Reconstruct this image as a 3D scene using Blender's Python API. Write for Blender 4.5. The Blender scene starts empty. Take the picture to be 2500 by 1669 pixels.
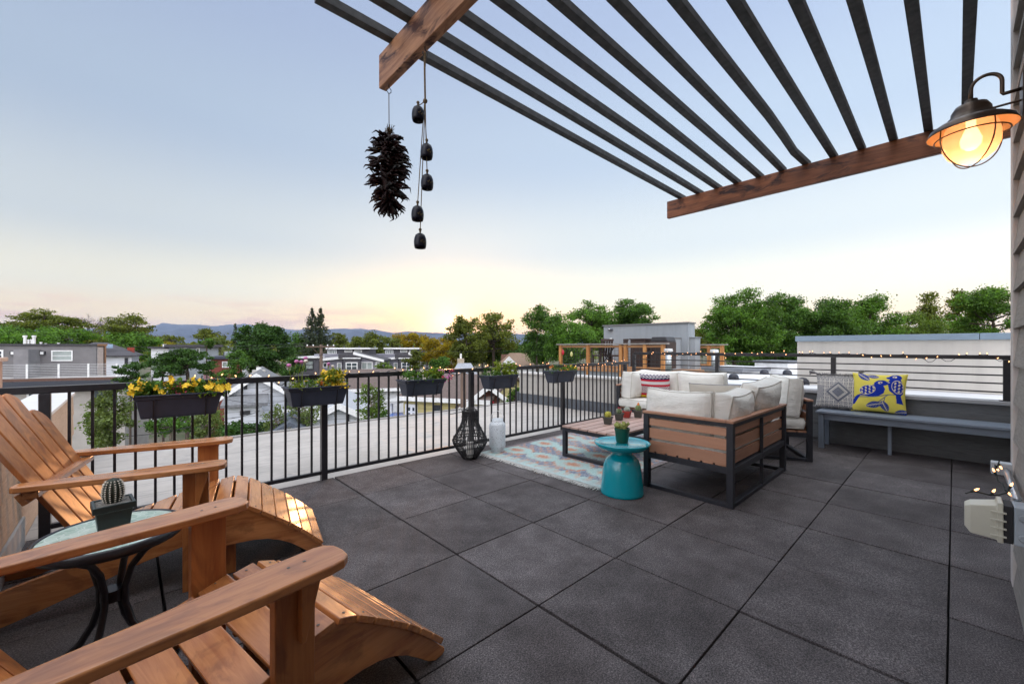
import bpy, math, random
import numpy as np
from mathutils import Vector, Matrix, Euler
PI = math.pi
R_ = math.radians
sc = bpy.context.scene

# ------------------------------------------------------------------ camera
CAM = Vector((-1.34, -1.847, 1.134))
YAW = 0.831116
FPX = 1005.475                       # focal length in pixels of a 2500 px wide frame
CX, CY = 1228.2, 848.9
cam = bpy.data.cameras.new('Camera')
camo = bpy.data.objects.new('camera', cam)
sc.collection.objects.link(camo)
cam.sensor_width = 36.0
cam.lens = FPX * 36 / 2500
cam.shift_x = (1250 - CX) / 2500
cam.shift_y = -(834.5 - CY) / 2500
camo.location = CAM
camo.rotation_euler = (PI / 2, 0, YAW - PI / 2)
cam.clip_start = 0.02
cam.clip_end = 90000
sc.camera = camo
FW = Vector((math.cos(YAW), math.sin(YAW), 0))
RT = Vector((math.sin(YAW), -math.cos(YAW), 0))
UP = Vector((0, 0, 1))

# ------------------------------------------------------------------ sky and sun
SUN_AZ = R_(55.2)
SUN_EL = R_(3.3)
sd = Vector((math.cos(SUN_AZ) * math.cos(SUN_EL), math.sin(SUN_AZ) * math.cos(SUN_EL), math.sin(SUN_EL)))
world = bpy.data.worlds.new('World')
sc.world = world
world.use_nodes = True
nt = world.node_tree
nt.nodes.clear()
def N(t, **k):
    n = nt.nodes.new(t)
    for a, v in k.items(): setattr(n, a, v)
    return n
def L(a, b): nt.links.new(a, b)
def M(op, a, b=None, clamp=False):
    n = N('ShaderNodeMath', operation=op, use_clamp=clamp)
    for i, v in enumerate((a, b)):
        if v is None: continue
        if isinstance(v, (int, float)): n.inputs[i].default_value = v
        else: L(v, n.inputs[i])
    return n.outputs[0]
def MIX(f, a, b, mode='MIX'):
    n = N('ShaderNodeMix', data_type='RGBA', blend_type=mode)
    for s, v in ((n.inputs[0], f), (n.inputs[6], a), (n.inputs[7], b)):
        if isinstance(v, (int, float)): s.default_value = v
        elif isinstance(v, tuple): s.default_value = (*v, 1)
        else: L(v, s)
    return n.outputs[2]
def RAMP(f, stops):
    n = N('ShaderNodeValToRGB')
    cr = n.color_ramp
    cr.interpolation = 'EASE'
    while len(cr.elements) < len(stops): cr.elements.new(0.5)
    for e, (p, c) in zip(cr.elements, stops): e.position = p; e.color = (*c, 1)
    L(f, n.inputs[0])
    return n.outputs[0]
tc = N('ShaderNodeTexCoord')
sep = N('ShaderNodeSeparateXYZ'); L(tc.outputs['Generated'], sep.inputs[0])
zc = M('MAXIMUM', sep.outputs[2], 0.0)
base = RAMP(zc, [(0.0, (0.98, 0.66, 0.34)), (0.05, (1.0, 0.77, 0.45)), (0.12, (0.80, 0.755, 0.605)), (0.23, (0.55, 0.59, 0.60)),
                 (0.42, (0.38, 0.455, 0.56)), (0.64, (0.31, 0.375, 0.52)), (0.80, (1.25, 1.32, 1.45)), (1.0, (1.3, 1.3, 1.3))])  # topmost stops, above the frame, raised as extra fill for the terrace
def DOT(v):
    n = N('ShaderNodeVectorMath', operation='DOT_PRODUCT')
    L(tc.outputs['Generated'], n.inputs[0]); n.inputs[1].default_value = v
    return n.outputs['Value']
# brighter, bluer towards the north-east (right of the picture)
side = M('MULTIPLY', M('ADD', DOT(tuple(RT)), 0.25), 0.34)
base = MIX(1.0, base, MIX(M('MAXIMUM', M('MINIMUM', M('ADD', side, 0.15), 1.0), 0.0), (0.72, 0.735, 0.755), (1.36, 1.40, 1.40)), 'MULTIPLY')
# added fill: unseen sky behind the viewer raised well above its dusk brightness
back = M('MAXIMUM', M('MULTIPLY', DOT(tuple(-FW)), 1.0), 0.0)
base = MIX(1.0, base, MIX(M('MINIMUM', M('MULTIPLY', back, 1.6), 1.0), (0, 0, 0), (1.45, 1.36, 1.36)), 'ADD')
# aureole round the low sun
dsun = DOT(tuple(sd))
glow = Vector((math.cos(SUN_AZ), math.sin(SUN_AZ), 0.030)).normalized()
ang = M('ARCCOSINE', M('MINIMUM', DOT(tuple(glow)), 1.0))
g1 = M('POWER', 2.718, M('MULTIPLY', M('POWER', M('DIVIDE', ang, 0.052), 2.0), -1.0))
g2 = M('POWER', 2.718, M('MULTIPLY', M('DIVIDE', ang, 0.15), -1.0))
base = MIX(1.0, base, MIX(g2, (0, 0, 0), (0.34, 0.26, 0.13)), 'ADD')
base = MIX(1.0, base, MIX(g1, (0, 0, 0), (2.4, 1.9, 1.0)), 'ADD')
g3 = M('MULTIPLY', M('POWER', 2.718, M('MULTIPLY', M('POWER', M('DIVIDE', ang, 0.21), 2.0), -1.0)), M('POWER', 2.718, M('DIVIDE', M('MAXIMUM', sep.outputs[2], 0.0), -0.085)))
base = MIX(M('MULTIPLY', g3, 1.0), base, (2.5, 1.0, 0.10))
# thin low clouds near the western horizon
mp = N('ShaderNodeMapping'); mp.inputs['Scale'].default_value = (3.2, 3.2, 26.0)
L(tc.outputs['Generated'], mp.inputs[0])
cn = N('ShaderNodeTexNoise'); cn.inputs['Scale'].default_value = 2.3; cn.inputs['Detail'].default_value = 7; cn.inputs['Roughness'].default_value = 0.55
L(mp.outputs[0], cn.inputs[0])
band = RAMP(sep.outputs[2], [(0.0, (1, 1, 1)), (0.055, (1, 1, 1)), (0.085, (0.55, 0.55, 0.55)), (0.105, (0.0, 0.0, 0.0)), (1.0, (0, 0, 0))])
left = M('MULTIPLY', M('ADD', DOT(tuple(-RT)), -0.17), 4.5, True)
cl = RAMP(cn.outputs[0], [(0.0, (0, 0, 0)), (0.44, (0, 0, 0)), (0.60, (1, 1, 1)), (1.0, (1, 1, 1))])
cf = M('MULTIPLY', M('MULTIPLY', cl, band), M('MULTIPLY', left, 0.75))
base = MIX(cf, base, (0.62, 0.40, 0.30))
nsk = N('ShaderNodeTexSky', sky_type='NISHITA', sun_disc=False, sun_elevation=SUN_EL, sun_rotation=PI / 2 - SUN_AZ, altitude=1600)
mixed = MIX(1.0, MIX(1.0, base, (9.2, 9.2, 9.2), 'MULTIPLY'), MIX(1.0, nsk.outputs[0], (0.02, 0.02, 0.02), 'MULTIPLY'), 'ADD')
bg = N('ShaderNodeBackground'); bg.inputs[1].default_value = 0.1
L(mixed, bg.inputs[0])
wo = N('ShaderNodeOutputWorld'); L(bg.outputs[0], wo.inputs[0])

sun = bpy.data.lights.new('Sun', 'SUN')
sun.energy = 0.7
sun.angle = R_(1.2)
sun.color = (1.0, 0.46, 0.18)
suno = bpy.data.objects.new('sun', sun)
sc.collection.objects.link(suno)
suno.rotation_euler = (-sd).to_track_quat('-Z', 'Y').to_euler()

sc.view_settings.view_transform = 'Standard'
sc.view_settings.look = 'None'
sc.view_settings.exposure = 0.80
sc.view_settings.gamma = 1.0
sc.view_settings.use_curve_mapping = False
sc.render.engine = 'CYCLES'
sc.cycles.max_bounces = 6
sc.cycles.transparent_max_bounces = 12
sc.cycles.volume_bounces = 0
sc.cycles.use_denoising = True
sc.cycles.sample_clamp_indirect = 4.0

# ------------------------------------------------------------------ pixel helpers (2500 x 1669 frame -> metres)
def P(px, py, d): return CAM + FW * d + RT * ((px - CX) / FPX * d) + UP * ((CY - py) / FPX * d)
def at_z(px, py, z): return P(px, py, (CAM.z - z) * FPX / (py - CY))
GROUND = -8.2

# ------------------------------------------------------------------ mesh helpers
class MB:
    def __init__(s): s.v = []; s.f = []; s.m = []
    def add(s, vs, fs, mi=0):
        o = len(s.v)
        s.v.extend([tuple(v) for v in vs]); s.f.extend([tuple(i + o for i in f) for f in fs]); s.m.extend([mi] * len(fs))
    def box(s, x0, x1, y0, y1, z0, z1, mi=0, T=None):
        vs = [Vector((x, y, z)) for z in (z0, z1) for y in (y0, y1) for x in (x0, x1)]
        if T is not None: vs = [T @ v for v in vs]
        s.add(vs, [(0, 2, 3, 1), (4, 5, 7, 6), (0, 1, 5, 4), (2, 6, 7, 3), (0, 4, 6, 2), (1, 3, 7, 5)], mi)
    def bar(s, a, b, w, h, up=(0, 0, 1), mi=0):
        a = Vector(a); b = Vector(b); d = (b - a); ln = d.length; d.normalize()
        u = Vector(up); x = d.cross(u)
        if x.length < 1e-4: x = d.cross(Vector((1, 0, 0)))
        x.normalize(); u = x.cross(d).normalized()
        vs = []
        for p in (a, b):
            for sx, sz in ((-1, -1), (1, -1), (1, 1), (-1, 1)): vs.append(p + x * (sx * w / 2) + u * (sz * h / 2))
        s.add(vs, [(3, 2, 1, 0), (4, 5, 6, 7), (0, 1, 5, 4), (1, 2, 6, 5), (2, 3, 7, 6), (3, 0, 4, 7)], mi)
    def tube(s, pts, r, n=8, mi=0, cap=True):
        pts = [Vector(p) for p in pts]
        rs = r if isinstance(r, (list, tuple)) else [r] * len(pts)
        vs = []; fs = []
        t0 = (pts[1] - pts[0]).normalized()
        u = t0.orthogonal().normalized()
        for i, p in enumerate(pts):
            t = (pts[min(i + 1, len(pts) - 1)] - pts[max(i - 1, 0)])
            if t.length < 1e-9: t = t0
            t.normalize()
            u = (u - t * u.dot(t))
            u = u.normalized() if u.length > 1e-6 else t.orthogonal().normalized()
            w = t.cross(u)
            for k in range(n):
                a = 2 * PI * k / n
                vs.append(p + u * (math.cos(a) * rs[i]) + w * (math.sin(a) * rs[i]))
        for i in range(len(pts) - 1):
            for k in range(n):
                fs.append((i * n + k, i * n + (k + 1) % n, (i + 1) * n + (k + 1) % n, (i + 1) * n + k))
        if cap:
            fs.append(tuple(range(n - 1, -1, -1))); fs.append(tuple((len(pts) - 1) * n + k for k in range(n)))
        s.add(vs, fs, mi)
    def lathe(s, prof, n=32, c=(0, 0, 0), mi=0, a0=0, T=None, caps=True):
        c = Vector(c); vs = []; fs = []
        for (r, z) in prof:
            for k in range(n):
                a = a0 + 2 * PI * k / n
                v = c + Vector((r * math.cos(a), r * math.sin(a), z))
                vs.append(T @ v if T is not None else v)
        for i in range(len(prof) - 1):
            for k in range(n):
                fs.append((i * n + k, i * n + (k + 1) % n, (i + 1) * n + (k + 1) % n, (i + 1) * n + k))
        if caps and prof[0][0] > 1e-5: fs.append(tuple(range(n - 1, -1, -1)))
        if caps and prof[-1][0] > 1e-5: fs.append(tuple((len(prof) - 1) * n + k for k in range(n)))
        s.add(vs, fs, mi)
    def prism(s, poly, fn, t0, t1, mi=0):
        """poly: 2-D outline; fn(u, v, t) -> 3-D point"""
        n = len(poly)
        vs = [Vector(fn(u, v, t0)) for u, v in poly] + [Vector(fn(u, v, t1)) for u, v in poly]
        fs = [tuple(range(n - 1, -1, -1)), tuple(range(n, 2 * n))] + [(i, (i + 1) % n, n + (i + 1) % n, n + i) for i in range(n)]
        s.add(vs, fs, mi)
    def sphere(s, c, r, n=12, m=8, mi=0, sc_=(1, 1, 1)):
        c = Vector(c)
        vs = [c + Vector((0, 0, -r * sc_[2]))]; fs = []
        for i in range(1, m):
            t = -PI / 2 + PI * i / m
            for k in range(n):
                a = 2 * PI * k / n
                vs.append(c + Vector((r * sc_[0] * math.cos(t) * math.cos(a), r * sc_[1] * math.cos(t) * math.sin(a), r * sc_[2] * math.sin(t))))
        vs.append(c + Vector((0, 0, r * sc_[2])))
        for k in range(n): fs.append((0, 1 + (k + 1) % n, 1 + k))
        for i in range(m - 2):
            for k in range(n):
                a = 1 + i * n + k; b = 1 + i * n + (k + 1) % n
                fs.append((a, b, b + n, a + n))
        o = 1 + (m - 2) * n
        for k in range(n): fs.append((o + k, o + (k + 1) % n, len(vs) - 1))
        s.add(vs, fs, mi)
    def grid(s, P_, nu, nv, mi=0):
        """P_: list of rows of points (nv+1 rows of nu+1)"""
        vs = [p for row in P_ for p in row]
        fs = [(j * (nu + 1) + i, j * (nu + 1) + i + 1, (j + 1) * (nu + 1) + i + 1, (j + 1) * (nu + 1) + i) for j in range(nv) for i in range(nu)]
        s.add(vs, fs, mi)
    def build(s, name, mats, parent=None, bevel=0, smooth=False, seg=2, loc=None, rot=None, cols=None, auto=None):
        me = bpy.data.meshes.new(name)
        me.from_pydata(s.v, [], s.f)
        if not isinstance(mats, (list, tuple)): mats = [mats]
        for m in mats: me.materials.append(m)
        if len(mats) > 1: me.polygons.foreach_set('material_index', s.m)
        if smooth or auto:
            me.polygons.foreach_set('use_smooth', [True] * len(me.polygons))
            if auto: me.set_sharp_from_angle(angle=R_(auto))
        if cols is not None:
            ca = me.color_attributes.new('Col', 'FLOAT_COLOR', 'POINT')
            ca.data.foreach_set('color', np.asarray(cols, np.float32).ravel())
        me.update()
        o = bpy.data.objects.new(name, me)
        sc.collection.objects.link(o)
        if parent is not None: o.parent = parent
        if loc is not None: o.location = loc
        if rot is not None: o.rotation_euler = rot
        if bevel:
            b = o.modifiers.new('bevel', 'BEVEL'); b.width = bevel; b.segments = seg; b.limit_method = 'ANGLE'; b.angle_limit = R_(40)
            b.harden_normals = False
        return o
def tag(o, label, cat, group=None):
    o['label'] = label; o['category'] = cat
    if group: o['group'] = group
    return o
def struct(o): o['kind'] = 'structure'; return o
def thing(name, label, cat, loc=(0, 0, 0), rz=0.0, group=None, rot=None):
    o = bpy.data.objects.new(name, None)
    o.empty_display_size = 0.1
    sc.collection.objects.link(o)
    o.location = loc
    o.rotation_euler = rot if rot is not None else (0, 0, rz)
    return tag(o, label, cat, group)
def copy_tree(o, parent=None):
    c = o.copy(); sc.collection.objects.link(c)
    if parent is not None: c.parent = parent
    for ch in [k for k in bpy.data.objects if k.parent == o]: copy_tree(ch, c)
    return c
def numesh(name, verts, faces4, mat, parent=None):
    """fast quad mesh from numpy arrays"""
    me = bpy.data.meshes.new(name)
    nv, nf = len(verts), len(faces4)
    me.vertices.add(nv); me.vertices.foreach_set('co', np.asarray(verts, np.float32).ravel())
    me.loops.add(nf * 4); me.loops.foreach_set('vertex_index', np.asarray(faces4, np.int32).ravel())
    me.polygons.add(nf); me.polygons.foreach_set('loop_start', np.arange(0, nf * 4, 4, dtype=np.int32))
    me.update(calc_edges=True)
    mats = mat if isinstance(mat, (list, tuple)) else [mat]
    for m in mats: me.materials.append(m)
    o = bpy.data.objects.new(name, me)
    sc.collection.objects.link(o)
    if parent is not None: o.parent = parent
    return o

# ------------------------------------------------------------------ materials
def newmat(name):
    m = bpy.data.materials.new(name); m.use_nodes = True
    t = m.node_tree; t.nodes.clear()
    out = t.nodes.new('ShaderNodeOutputMaterial'); b = t.nodes.new('ShaderNodeBsdfPrincipled')
    t.links.new(b.outputs[0], out.inputs[0])
    return m, t, b, out
def tn(t, ty, **k):
    n = t.nodes.new(ty)
    for a, v in k.items(): setattr(n, a, v)
    return n
def tmix(t, f, a, b, mode='MIX'):
    n = tn(t, 'ShaderNodeMix', data_type='RGBA', blend_type=mode)
    for s_, v in ((n.inputs[0], f), (n.inputs[6], a), (n.inputs[7], b)):
        if isinstance(v, (int, float)): s_.default_value = v
        elif isinstance(v, tuple): s_.default_value = (*v[:3], 1)
        else: t.links.new(v, s_)
    return n.outputs[2]
def tmath(t, op, a, b=None, clamp=False):
    n = tn(t, 'ShaderNodeMath', operation=op, use_clamp=clamp)
    for i, v in enumerate((a, b)):
        if v is None: continue
        if isinstance(v, (int, float)): n.inputs[i].default_value = v
        else: t.links.new(v, n.inputs[i])
    return n.outputs[0]
def tramp(t, f, stops):
    n = tn(t, 'ShaderNodeValToRGB'); cr = n.color_ramp
    while len(cr.elements) < len(stops): cr.elements.new(0.5)
    for e, (p, c) in zip(cr.elements, stops):
        e.position = p; e.color = (*(c if isinstance(c, tuple) else (c, c, c)), 1)
    t.links.new(f, n.inputs[0])
    return n.outputs[0]
def tcoord(t, scale=(1, 1, 1), which='Object'):
    c = tn(t, 'ShaderNodeTexCoord'); m = tn(t, 'ShaderNodeMapping'); m.inputs['Scale'].default_value = scale
    t.links.new(c.outputs[which], m.inputs[0])
    return m.outputs[0]
def tnoise(t, vec, scale, detail=4, rough=0.55, dist=0.0):
    n = tn(t, 'ShaderNodeTexNoise'); n.inputs['Scale'].default_value = scale; n.inputs['Detail'].default_value = detail
    n.inputs['Roughness'].default_value = rough; n.inputs['Distortion'].default_value = dist
    if vec is not None: t.links.new(vec, n.inputs['Vector'])
    return n.outputs[0]
def tbump(t, b, h, strength=0.3, dist=0.005):
    n = tn(t, 'ShaderNodeBump'); n.inputs['Strength'].default_value = strength; n.inputs['Distance'].default_value = dist
    t.links.new(h, n.inputs['Height']); t.links.new(n.outputs[0], b.inputs['Normal'])
def simple(name, col, rough=0.6, var=0.12, scale=8.0, bump=0.0, metal=0.0, fine=None, spec=0.5, coat=0.0, bdist=0.004):
    m, t, b, o = newmat(name)
    v = tcoord(t)
    n1 = tnoise(t, v, scale, 5)
    lo = tuple(max(0, c * (1 - var)) for c in col); hi = tuple(min(1, c * (1 + var)) for c in col)
    c = tmix(t, tramp(t, n1, [(0.3, 0.0), (0.7, 1.0)]), lo, hi)
    t.links.new(c, b.inputs['Base Color'])
    b.inputs['Roughness'].default_value = rough; b.inputs['Metallic'].default_value = metal
    b.inputs['Specular IOR Level'].default_value = spec; b.inputs['Coat Weight'].default_value = coat
    if bump:
        n2 = tnoise(t, v, fine or scale * 12, 4)
        tbump(t, b, n2, bump, bdist)
    return m
def wood(name, c1, c2, axis=0, rough=0.45, scale=1.0, knots=0.0, dark=None, spec=0.5, coat=0.0, grain=0.7):
    m, t, b, o = newmat(name)
    geo = tn(t, 'ShaderNodeNewGeometry')
    tcn = tn(t, 'ShaderNodeTexCoord')
    off = tn(t, 'ShaderNodeVectorMath', operation='ADD'); t.links.new(tcn.outputs['Object'], off.inputs[0])
    rv = tn(t, 'ShaderNodeVectorMath', operation='SCALE'); rv.inputs[0].default_value = (7.3, 5.1, 3.7)
    t.links.new(geo.outputs['Random Per Island'], rv.inputs['Scale']); t.links.new(rv.outputs[0], off.inputs[1])
    mp_ = tn(t, 'ShaderNodeMapping')
    s_ = [14.0 * scale] * 3; s_[axis] = 0.9 * scale; mp_.inputs['Scale'].default_value = s_
    t.links.new(off.outputs[0], mp_.inputs[0])
    n1 = tnoise(t, mp_.outputs[0], 2.0, 8, 0.65, 0.8)
    mp2 = tn(t, 'ShaderNodeMapping'); s2 = [5.0 * scale] * 3; s2[axis] = 1.3 * scale; mp2.inputs['Scale'].default_value = s2
    t.links.new(off.outputs[0], mp2.inputs[0])
    n2 = tnoise(t, mp2.outputs[0], 1.3, 3, 0.5, 0.4)
    f = tmath(t, 'ADD', tmath(t, 'MULTIPLY', n1, grain), tmath(t, 'MULTIPLY', n2, 1.0 - grain * 0.5))
    c = tmix(t, tramp(t, f, [(0.45, 0.0), (0.85, 1.0)]), c1, c2)
    isl = tmath(t, 'ADD', tmath(t, 'MULTIPLY', geo.outputs['Random Per Island'], 0.4), 0.8)
    cc = tn(t, 'ShaderNodeVectorMath', operation='SCALE'); t.links.new(c, cc.inputs[0]); t.links.new(isl, cc.inputs['Scale'])
    cfin = cc.outputs[0]
    if knots:
        mp3 = tn(t, 'ShaderNodeMapping'); s3 = [7.0 * scale] * 3; s3[axis] = 2.6 * scale; mp3.inputs['Scale'].default_value = s3
        t.links.new(off.outputs[0], mp3.inputs[0])
        n3 = tnoise(t, mp3.outputs[0], 1.0, 4, 0.6, 1.2)
        cfin = tmix(t, tmath(t, 'MULTIPLY', tramp(t, n3, [(0.52, 0.0), (0.64, 1.0)]), knots), cfin, dark or tuple(x * 0.25 for x in c1))
    t.links.new(cfin, b.inputs['Base Color'])
    b.inputs['Roughness'].default_value = rough; b.inputs['Specular IOR Level'].default_value = spec
    b.inputs['Coat Weight'].default_value = coat; b.inputs['Coat Roughness'].default_value = 0.25
    tbump(t, b, n1, 0.25, 0.0015)
    return m
def glass_pane(name, col=(0.05, 0.07, 0.09)):
    return simple(name, col, 0.06, 0.25, 1.2, spec=0.8)
def emit(name, col, strength):
    m, t, b, o = newmat(name)
    b.inputs['Base Color'].default_value = (*col, 1); b.inputs['Emission Color'].default_value = (*col, 1)
    b.inputs['Emission Strength'].default_value = strength
    return m
def leafmat(name, col, var=0.35, trans=0.35, hue=None):
    m = bpy.data.materials.new(name); m.use_nodes = True
    t = m.node_tree; t.nodes.clear()
    out = tn(t, 'ShaderNodeOutputMaterial')
    geo = tn(t, 'ShaderNodeNewGeometry')
    n = tnoise(t, tcoord(t), 0.8, 4, 0.6)
    f = tmath(t, 'ADD', tmath(t, 'MULTIPLY', geo.outputs['Random Per Island'], 0.45), tmath(t, 'MULTIPLY', tramp(t, n, [(0.3, 0.0), (0.7, 1.0)]), 0.55))
    lo = tuple(c * (1 - var) for c in col); hi = tuple(c * (1 + var) for c in (hue or col))
    c = tmix(t, tramp(t, f, [(0.22, 0.0), (0.80, 1.0)]), lo, hi)
    d = tn(t, 'ShaderNodeBsdfPrincipled'); d.inputs['Roughness'].default_value = 0.55; d.inputs['Specular IOR Level'].default_value = 0.3
    tr = tn(t, 'ShaderNodeBsdfTranslucent')
    t.links.new(c, d.inputs['Base Color']); t.links.new(tmix(t, 1.0, c, (1.5, 1.4, 0.6), 'MULTIPLY'), tr.inputs['Color'])
    mx = tn(t, 'ShaderNodeMixShader'); mx.inputs[0].default_value = trans
    t.links.new(d.outputs[0], mx.inputs[1]); t.links.new(tr.outputs[0], mx.inputs[2]); t.links.new(mx.outputs[0], out.inputs[0])
    return m
def colmat(name, rough=0.9, bump=0.15, fine=260.0, spec=0.2, varn=0.12):
    """cloth whose woven or printed pattern is stored as a colour attribute"""
    m, t, b, o = newmat(name)
    a = tn(t, 'ShaderNodeVertexColor', layer_name='Col')
    n = tnoise(t, tcoord(t), fine, 3)
    c = tmix(t, 1.0, a.outputs[0], tramp(t, n, [(0.3, 1 - varn), (0.7, 1 + 0.0)]), 'MULTIPLY')
    t.links.new(c, b.inputs['Base Color']); b.inputs['Roughness'].default_value = rough; b.inputs['Specular IOR Level'].default_value = spec
    tbump(t, b, n, bump, 0.002)
    return m
random.seed(7)
# ------------------------------------------------------------------ material library
BLK = simple('black_metal', (0.018, 0.017, 0.021), 0.30, 0.25, 30, 0.05)
BLKF = simple('charcoal_frame_metal', (0.022, 0.023, 0.03), 0.45, 0.2, 20, 0.04)
NAVYP = simple('dark_plastic', (0.036, 0.043, 0.066), 0.42, 0.15, 12, 0.05)
WHITEP = simple('white_paint', (0.75, 0.76, 0.77), 0.5, 0.04, 6)
CHW_X = wood('acacia_x', (0.31, 0.098, 0.028), (0.56, 0.235, 0.080), 0, 0.26, 1.8, 0.4, (0.10, 0.030, 0.015), 0.6, 0.35)
CHW_Y = wood('acacia_y', (0.31, 0.098, 0.028), (0.56, 0.235, 0.080), 1, 0.26, 1.8, 0.4, (0.10, 0.030, 0.015), 0.6, 0.40)
CHW_Z = wood('acacia_z', (0.29, 0.082, 0.022), (0.52, 0.20, 0.060), 2, 0.40, 1.5, 0.45, (0.10, 0.030, 0.015), 0.45, 0.06)
PLASW_X = wood('teak_composite_x', (0.38, 0.185, 0.11), (0.46, 0.24, 0.15), 0, 0.55, 2.0)
PLASW_Y = wood('teak_composite_y', (0.38, 0.185, 0.11), (0.46, 0.24, 0.15), 1, 0.55, 2.0)
TABW = wood('table_slat_wood', (0.38, 0.245, 0.20), (0.47, 0.32, 0.27), 0, 0.5, 2.0)
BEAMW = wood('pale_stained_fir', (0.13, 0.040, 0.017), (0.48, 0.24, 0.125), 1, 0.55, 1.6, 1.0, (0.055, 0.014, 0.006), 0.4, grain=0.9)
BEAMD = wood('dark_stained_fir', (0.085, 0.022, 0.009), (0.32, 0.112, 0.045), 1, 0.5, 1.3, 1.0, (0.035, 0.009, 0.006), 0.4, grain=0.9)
BENW = wood('grey_bench_wood', (0.16, 0.195, 0.245), (0.235, 0.275, 0.335), 1, 0.38, 2.0)
SLATM = simple('weathered_slat', (0.068, 0.074, 0.080), 0.75, 0.35, 22, 0.2)
def canvas():
    m, t, p, o = newmat('cream_canvas')
    v = tcoord(t)
    n1 = tnoise(t, v, 9, 5); wr = tnoise(t, tcoord(t, (1.0, 1.0, 2.2)), 11, 5, 0.55, 1.6); fi = tnoise(t, v, 420, 2)
    t.links.new(tmix(t, tramp(t, n1, [(0.3, 0.0), (0.7, 1.0)]), (0.71, 0.70, 0.65), (0.79, 0.78, 0.735)), p.inputs['Base Color'])
    p.inputs['Roughness'].default_value = 0.92; p.inputs['Specular IOR Level'].default_value = 0.15; p.inputs['Sheen Weight'].default_value = 0.15
    h = tmath(t, 'ADD', wr, tmath(t, 'MULTIPLY', fi, 0.12)); tbump(t, p, h, 0.55, 0.016)
    return m
CREAM = canvas()
PIPING = simple('cream_piping', (0.55, 0.53, 0.48), 0.9, 0.05, 9)

# ------------------------------------------------------------------ ground, hills
def ground():
    b = MB(); S = 21000
    b.add([(-S, -S, GROUND), (S, -S, GROUND), (S, S, GROUND), (-S, S, GROUND)], [(0, 1, 2, 3)])
    m, t, p, o = newmat('ground_mix')
    v = tcoord(t)
    n1 = tnoise(t, v, 0.16, 4); n2 = tnoise(t, v, 3.0, 4)
    c = tmix(t, tramp(t, n1, [(0.42, 0.0), (0.56, 1.0)]), (0.045, 0.075, 0.022), (0.14, 0.12, 0.095))
    c = tmix(t, 1.0, c, tramp(t, n2, [(0.3, 0.6), (0.7, 1.1)]), 'MULTIPLY')
    t.links.new(c, p.inputs['Base Color']); p.inputs['Roughness'].default_value = 0.95
    struct(b.build('ground', m))
ground()
def hills():
    # a far range of foothills: ridge line as seen above the roofs
    ridge = [(-900, 806), (-400, 800), (-150, 803), (0, 796), (60, 800), (120, 803), (200, 801), (300, 800), (372, 796), (402, 787), (420, 789), (440, 792), (470, 790), (490, 792),
             (520, 795), (545, 793), (598, 789), (615, 793), (660, 799), (700, 802), (725, 805), (745, 802), (790, 803), (832, 801), (860, 802),
             (880, 801), (900, 804), (915, 803), (940, 808), (960, 812), (990, 808), (1020, 809), (1060, 811), (1100, 813), (1180, 812), (1300, 815),
             (1500, 816), (1800, 818), (2100, 820), (2500, 822), (3300, 826)]
    rng = np.random.RandomState(3)
    xs = np.arange(-340, 2840, 5.0)
    ys = np.interp(xs, [r[0] for r in ridge], [r[1] for r in ridge]) + 0.7 * np.sin(xs * 0.11) * rng.rand(len(xs)) + rng.randn(len(xs)) * 0.25
    D0 = 11000.0
    rows = 14; V = []
    for j in range(rows):
        f = j / (rows - 1)
        d = D0 * (1 - 0.42 * f)
        for i, x in enumerate(xs):
            h = (CY - ys[i]) / FPX * D0
            w = 1 - f
            fold = (0.10 * math.sin(x * 0.047 + j * 0.9) + 0.07 * math.sin(x * 0.013 - j * 1.7) + 0.03 * math.sin(x * 0.19 + j)) * math.sin(PI * f)
            z = h * max(0.0, w ** 0.9 + fold) if j < rows - 1 else 0
            p = CAM + FW * d + RT * ((x - CX) / FPX * d)
            V.append((p.x, p.y, z + GROUND - (3 if j == rows - 1 else 0)))
    n = len(xs); F = [(j * n + i, j * n + i + 1, (j + 1) * n + i + 1, (j + 1) * n + i) for j in range(rows - 1) for i in range(n - 1)]
    m = simple('hill_scrub_haze_tint', (0.035, 0.05, 0.075), 0.95, 0.5, 0.0022)  # blue in the base colour stands in for part of the distance haze
    o = numesh('hills', V, F, m); struct(o)
    o.data.polygons.foreach_set('use_smooth', [True] * len(o.data.polygons))
hills()

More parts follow.
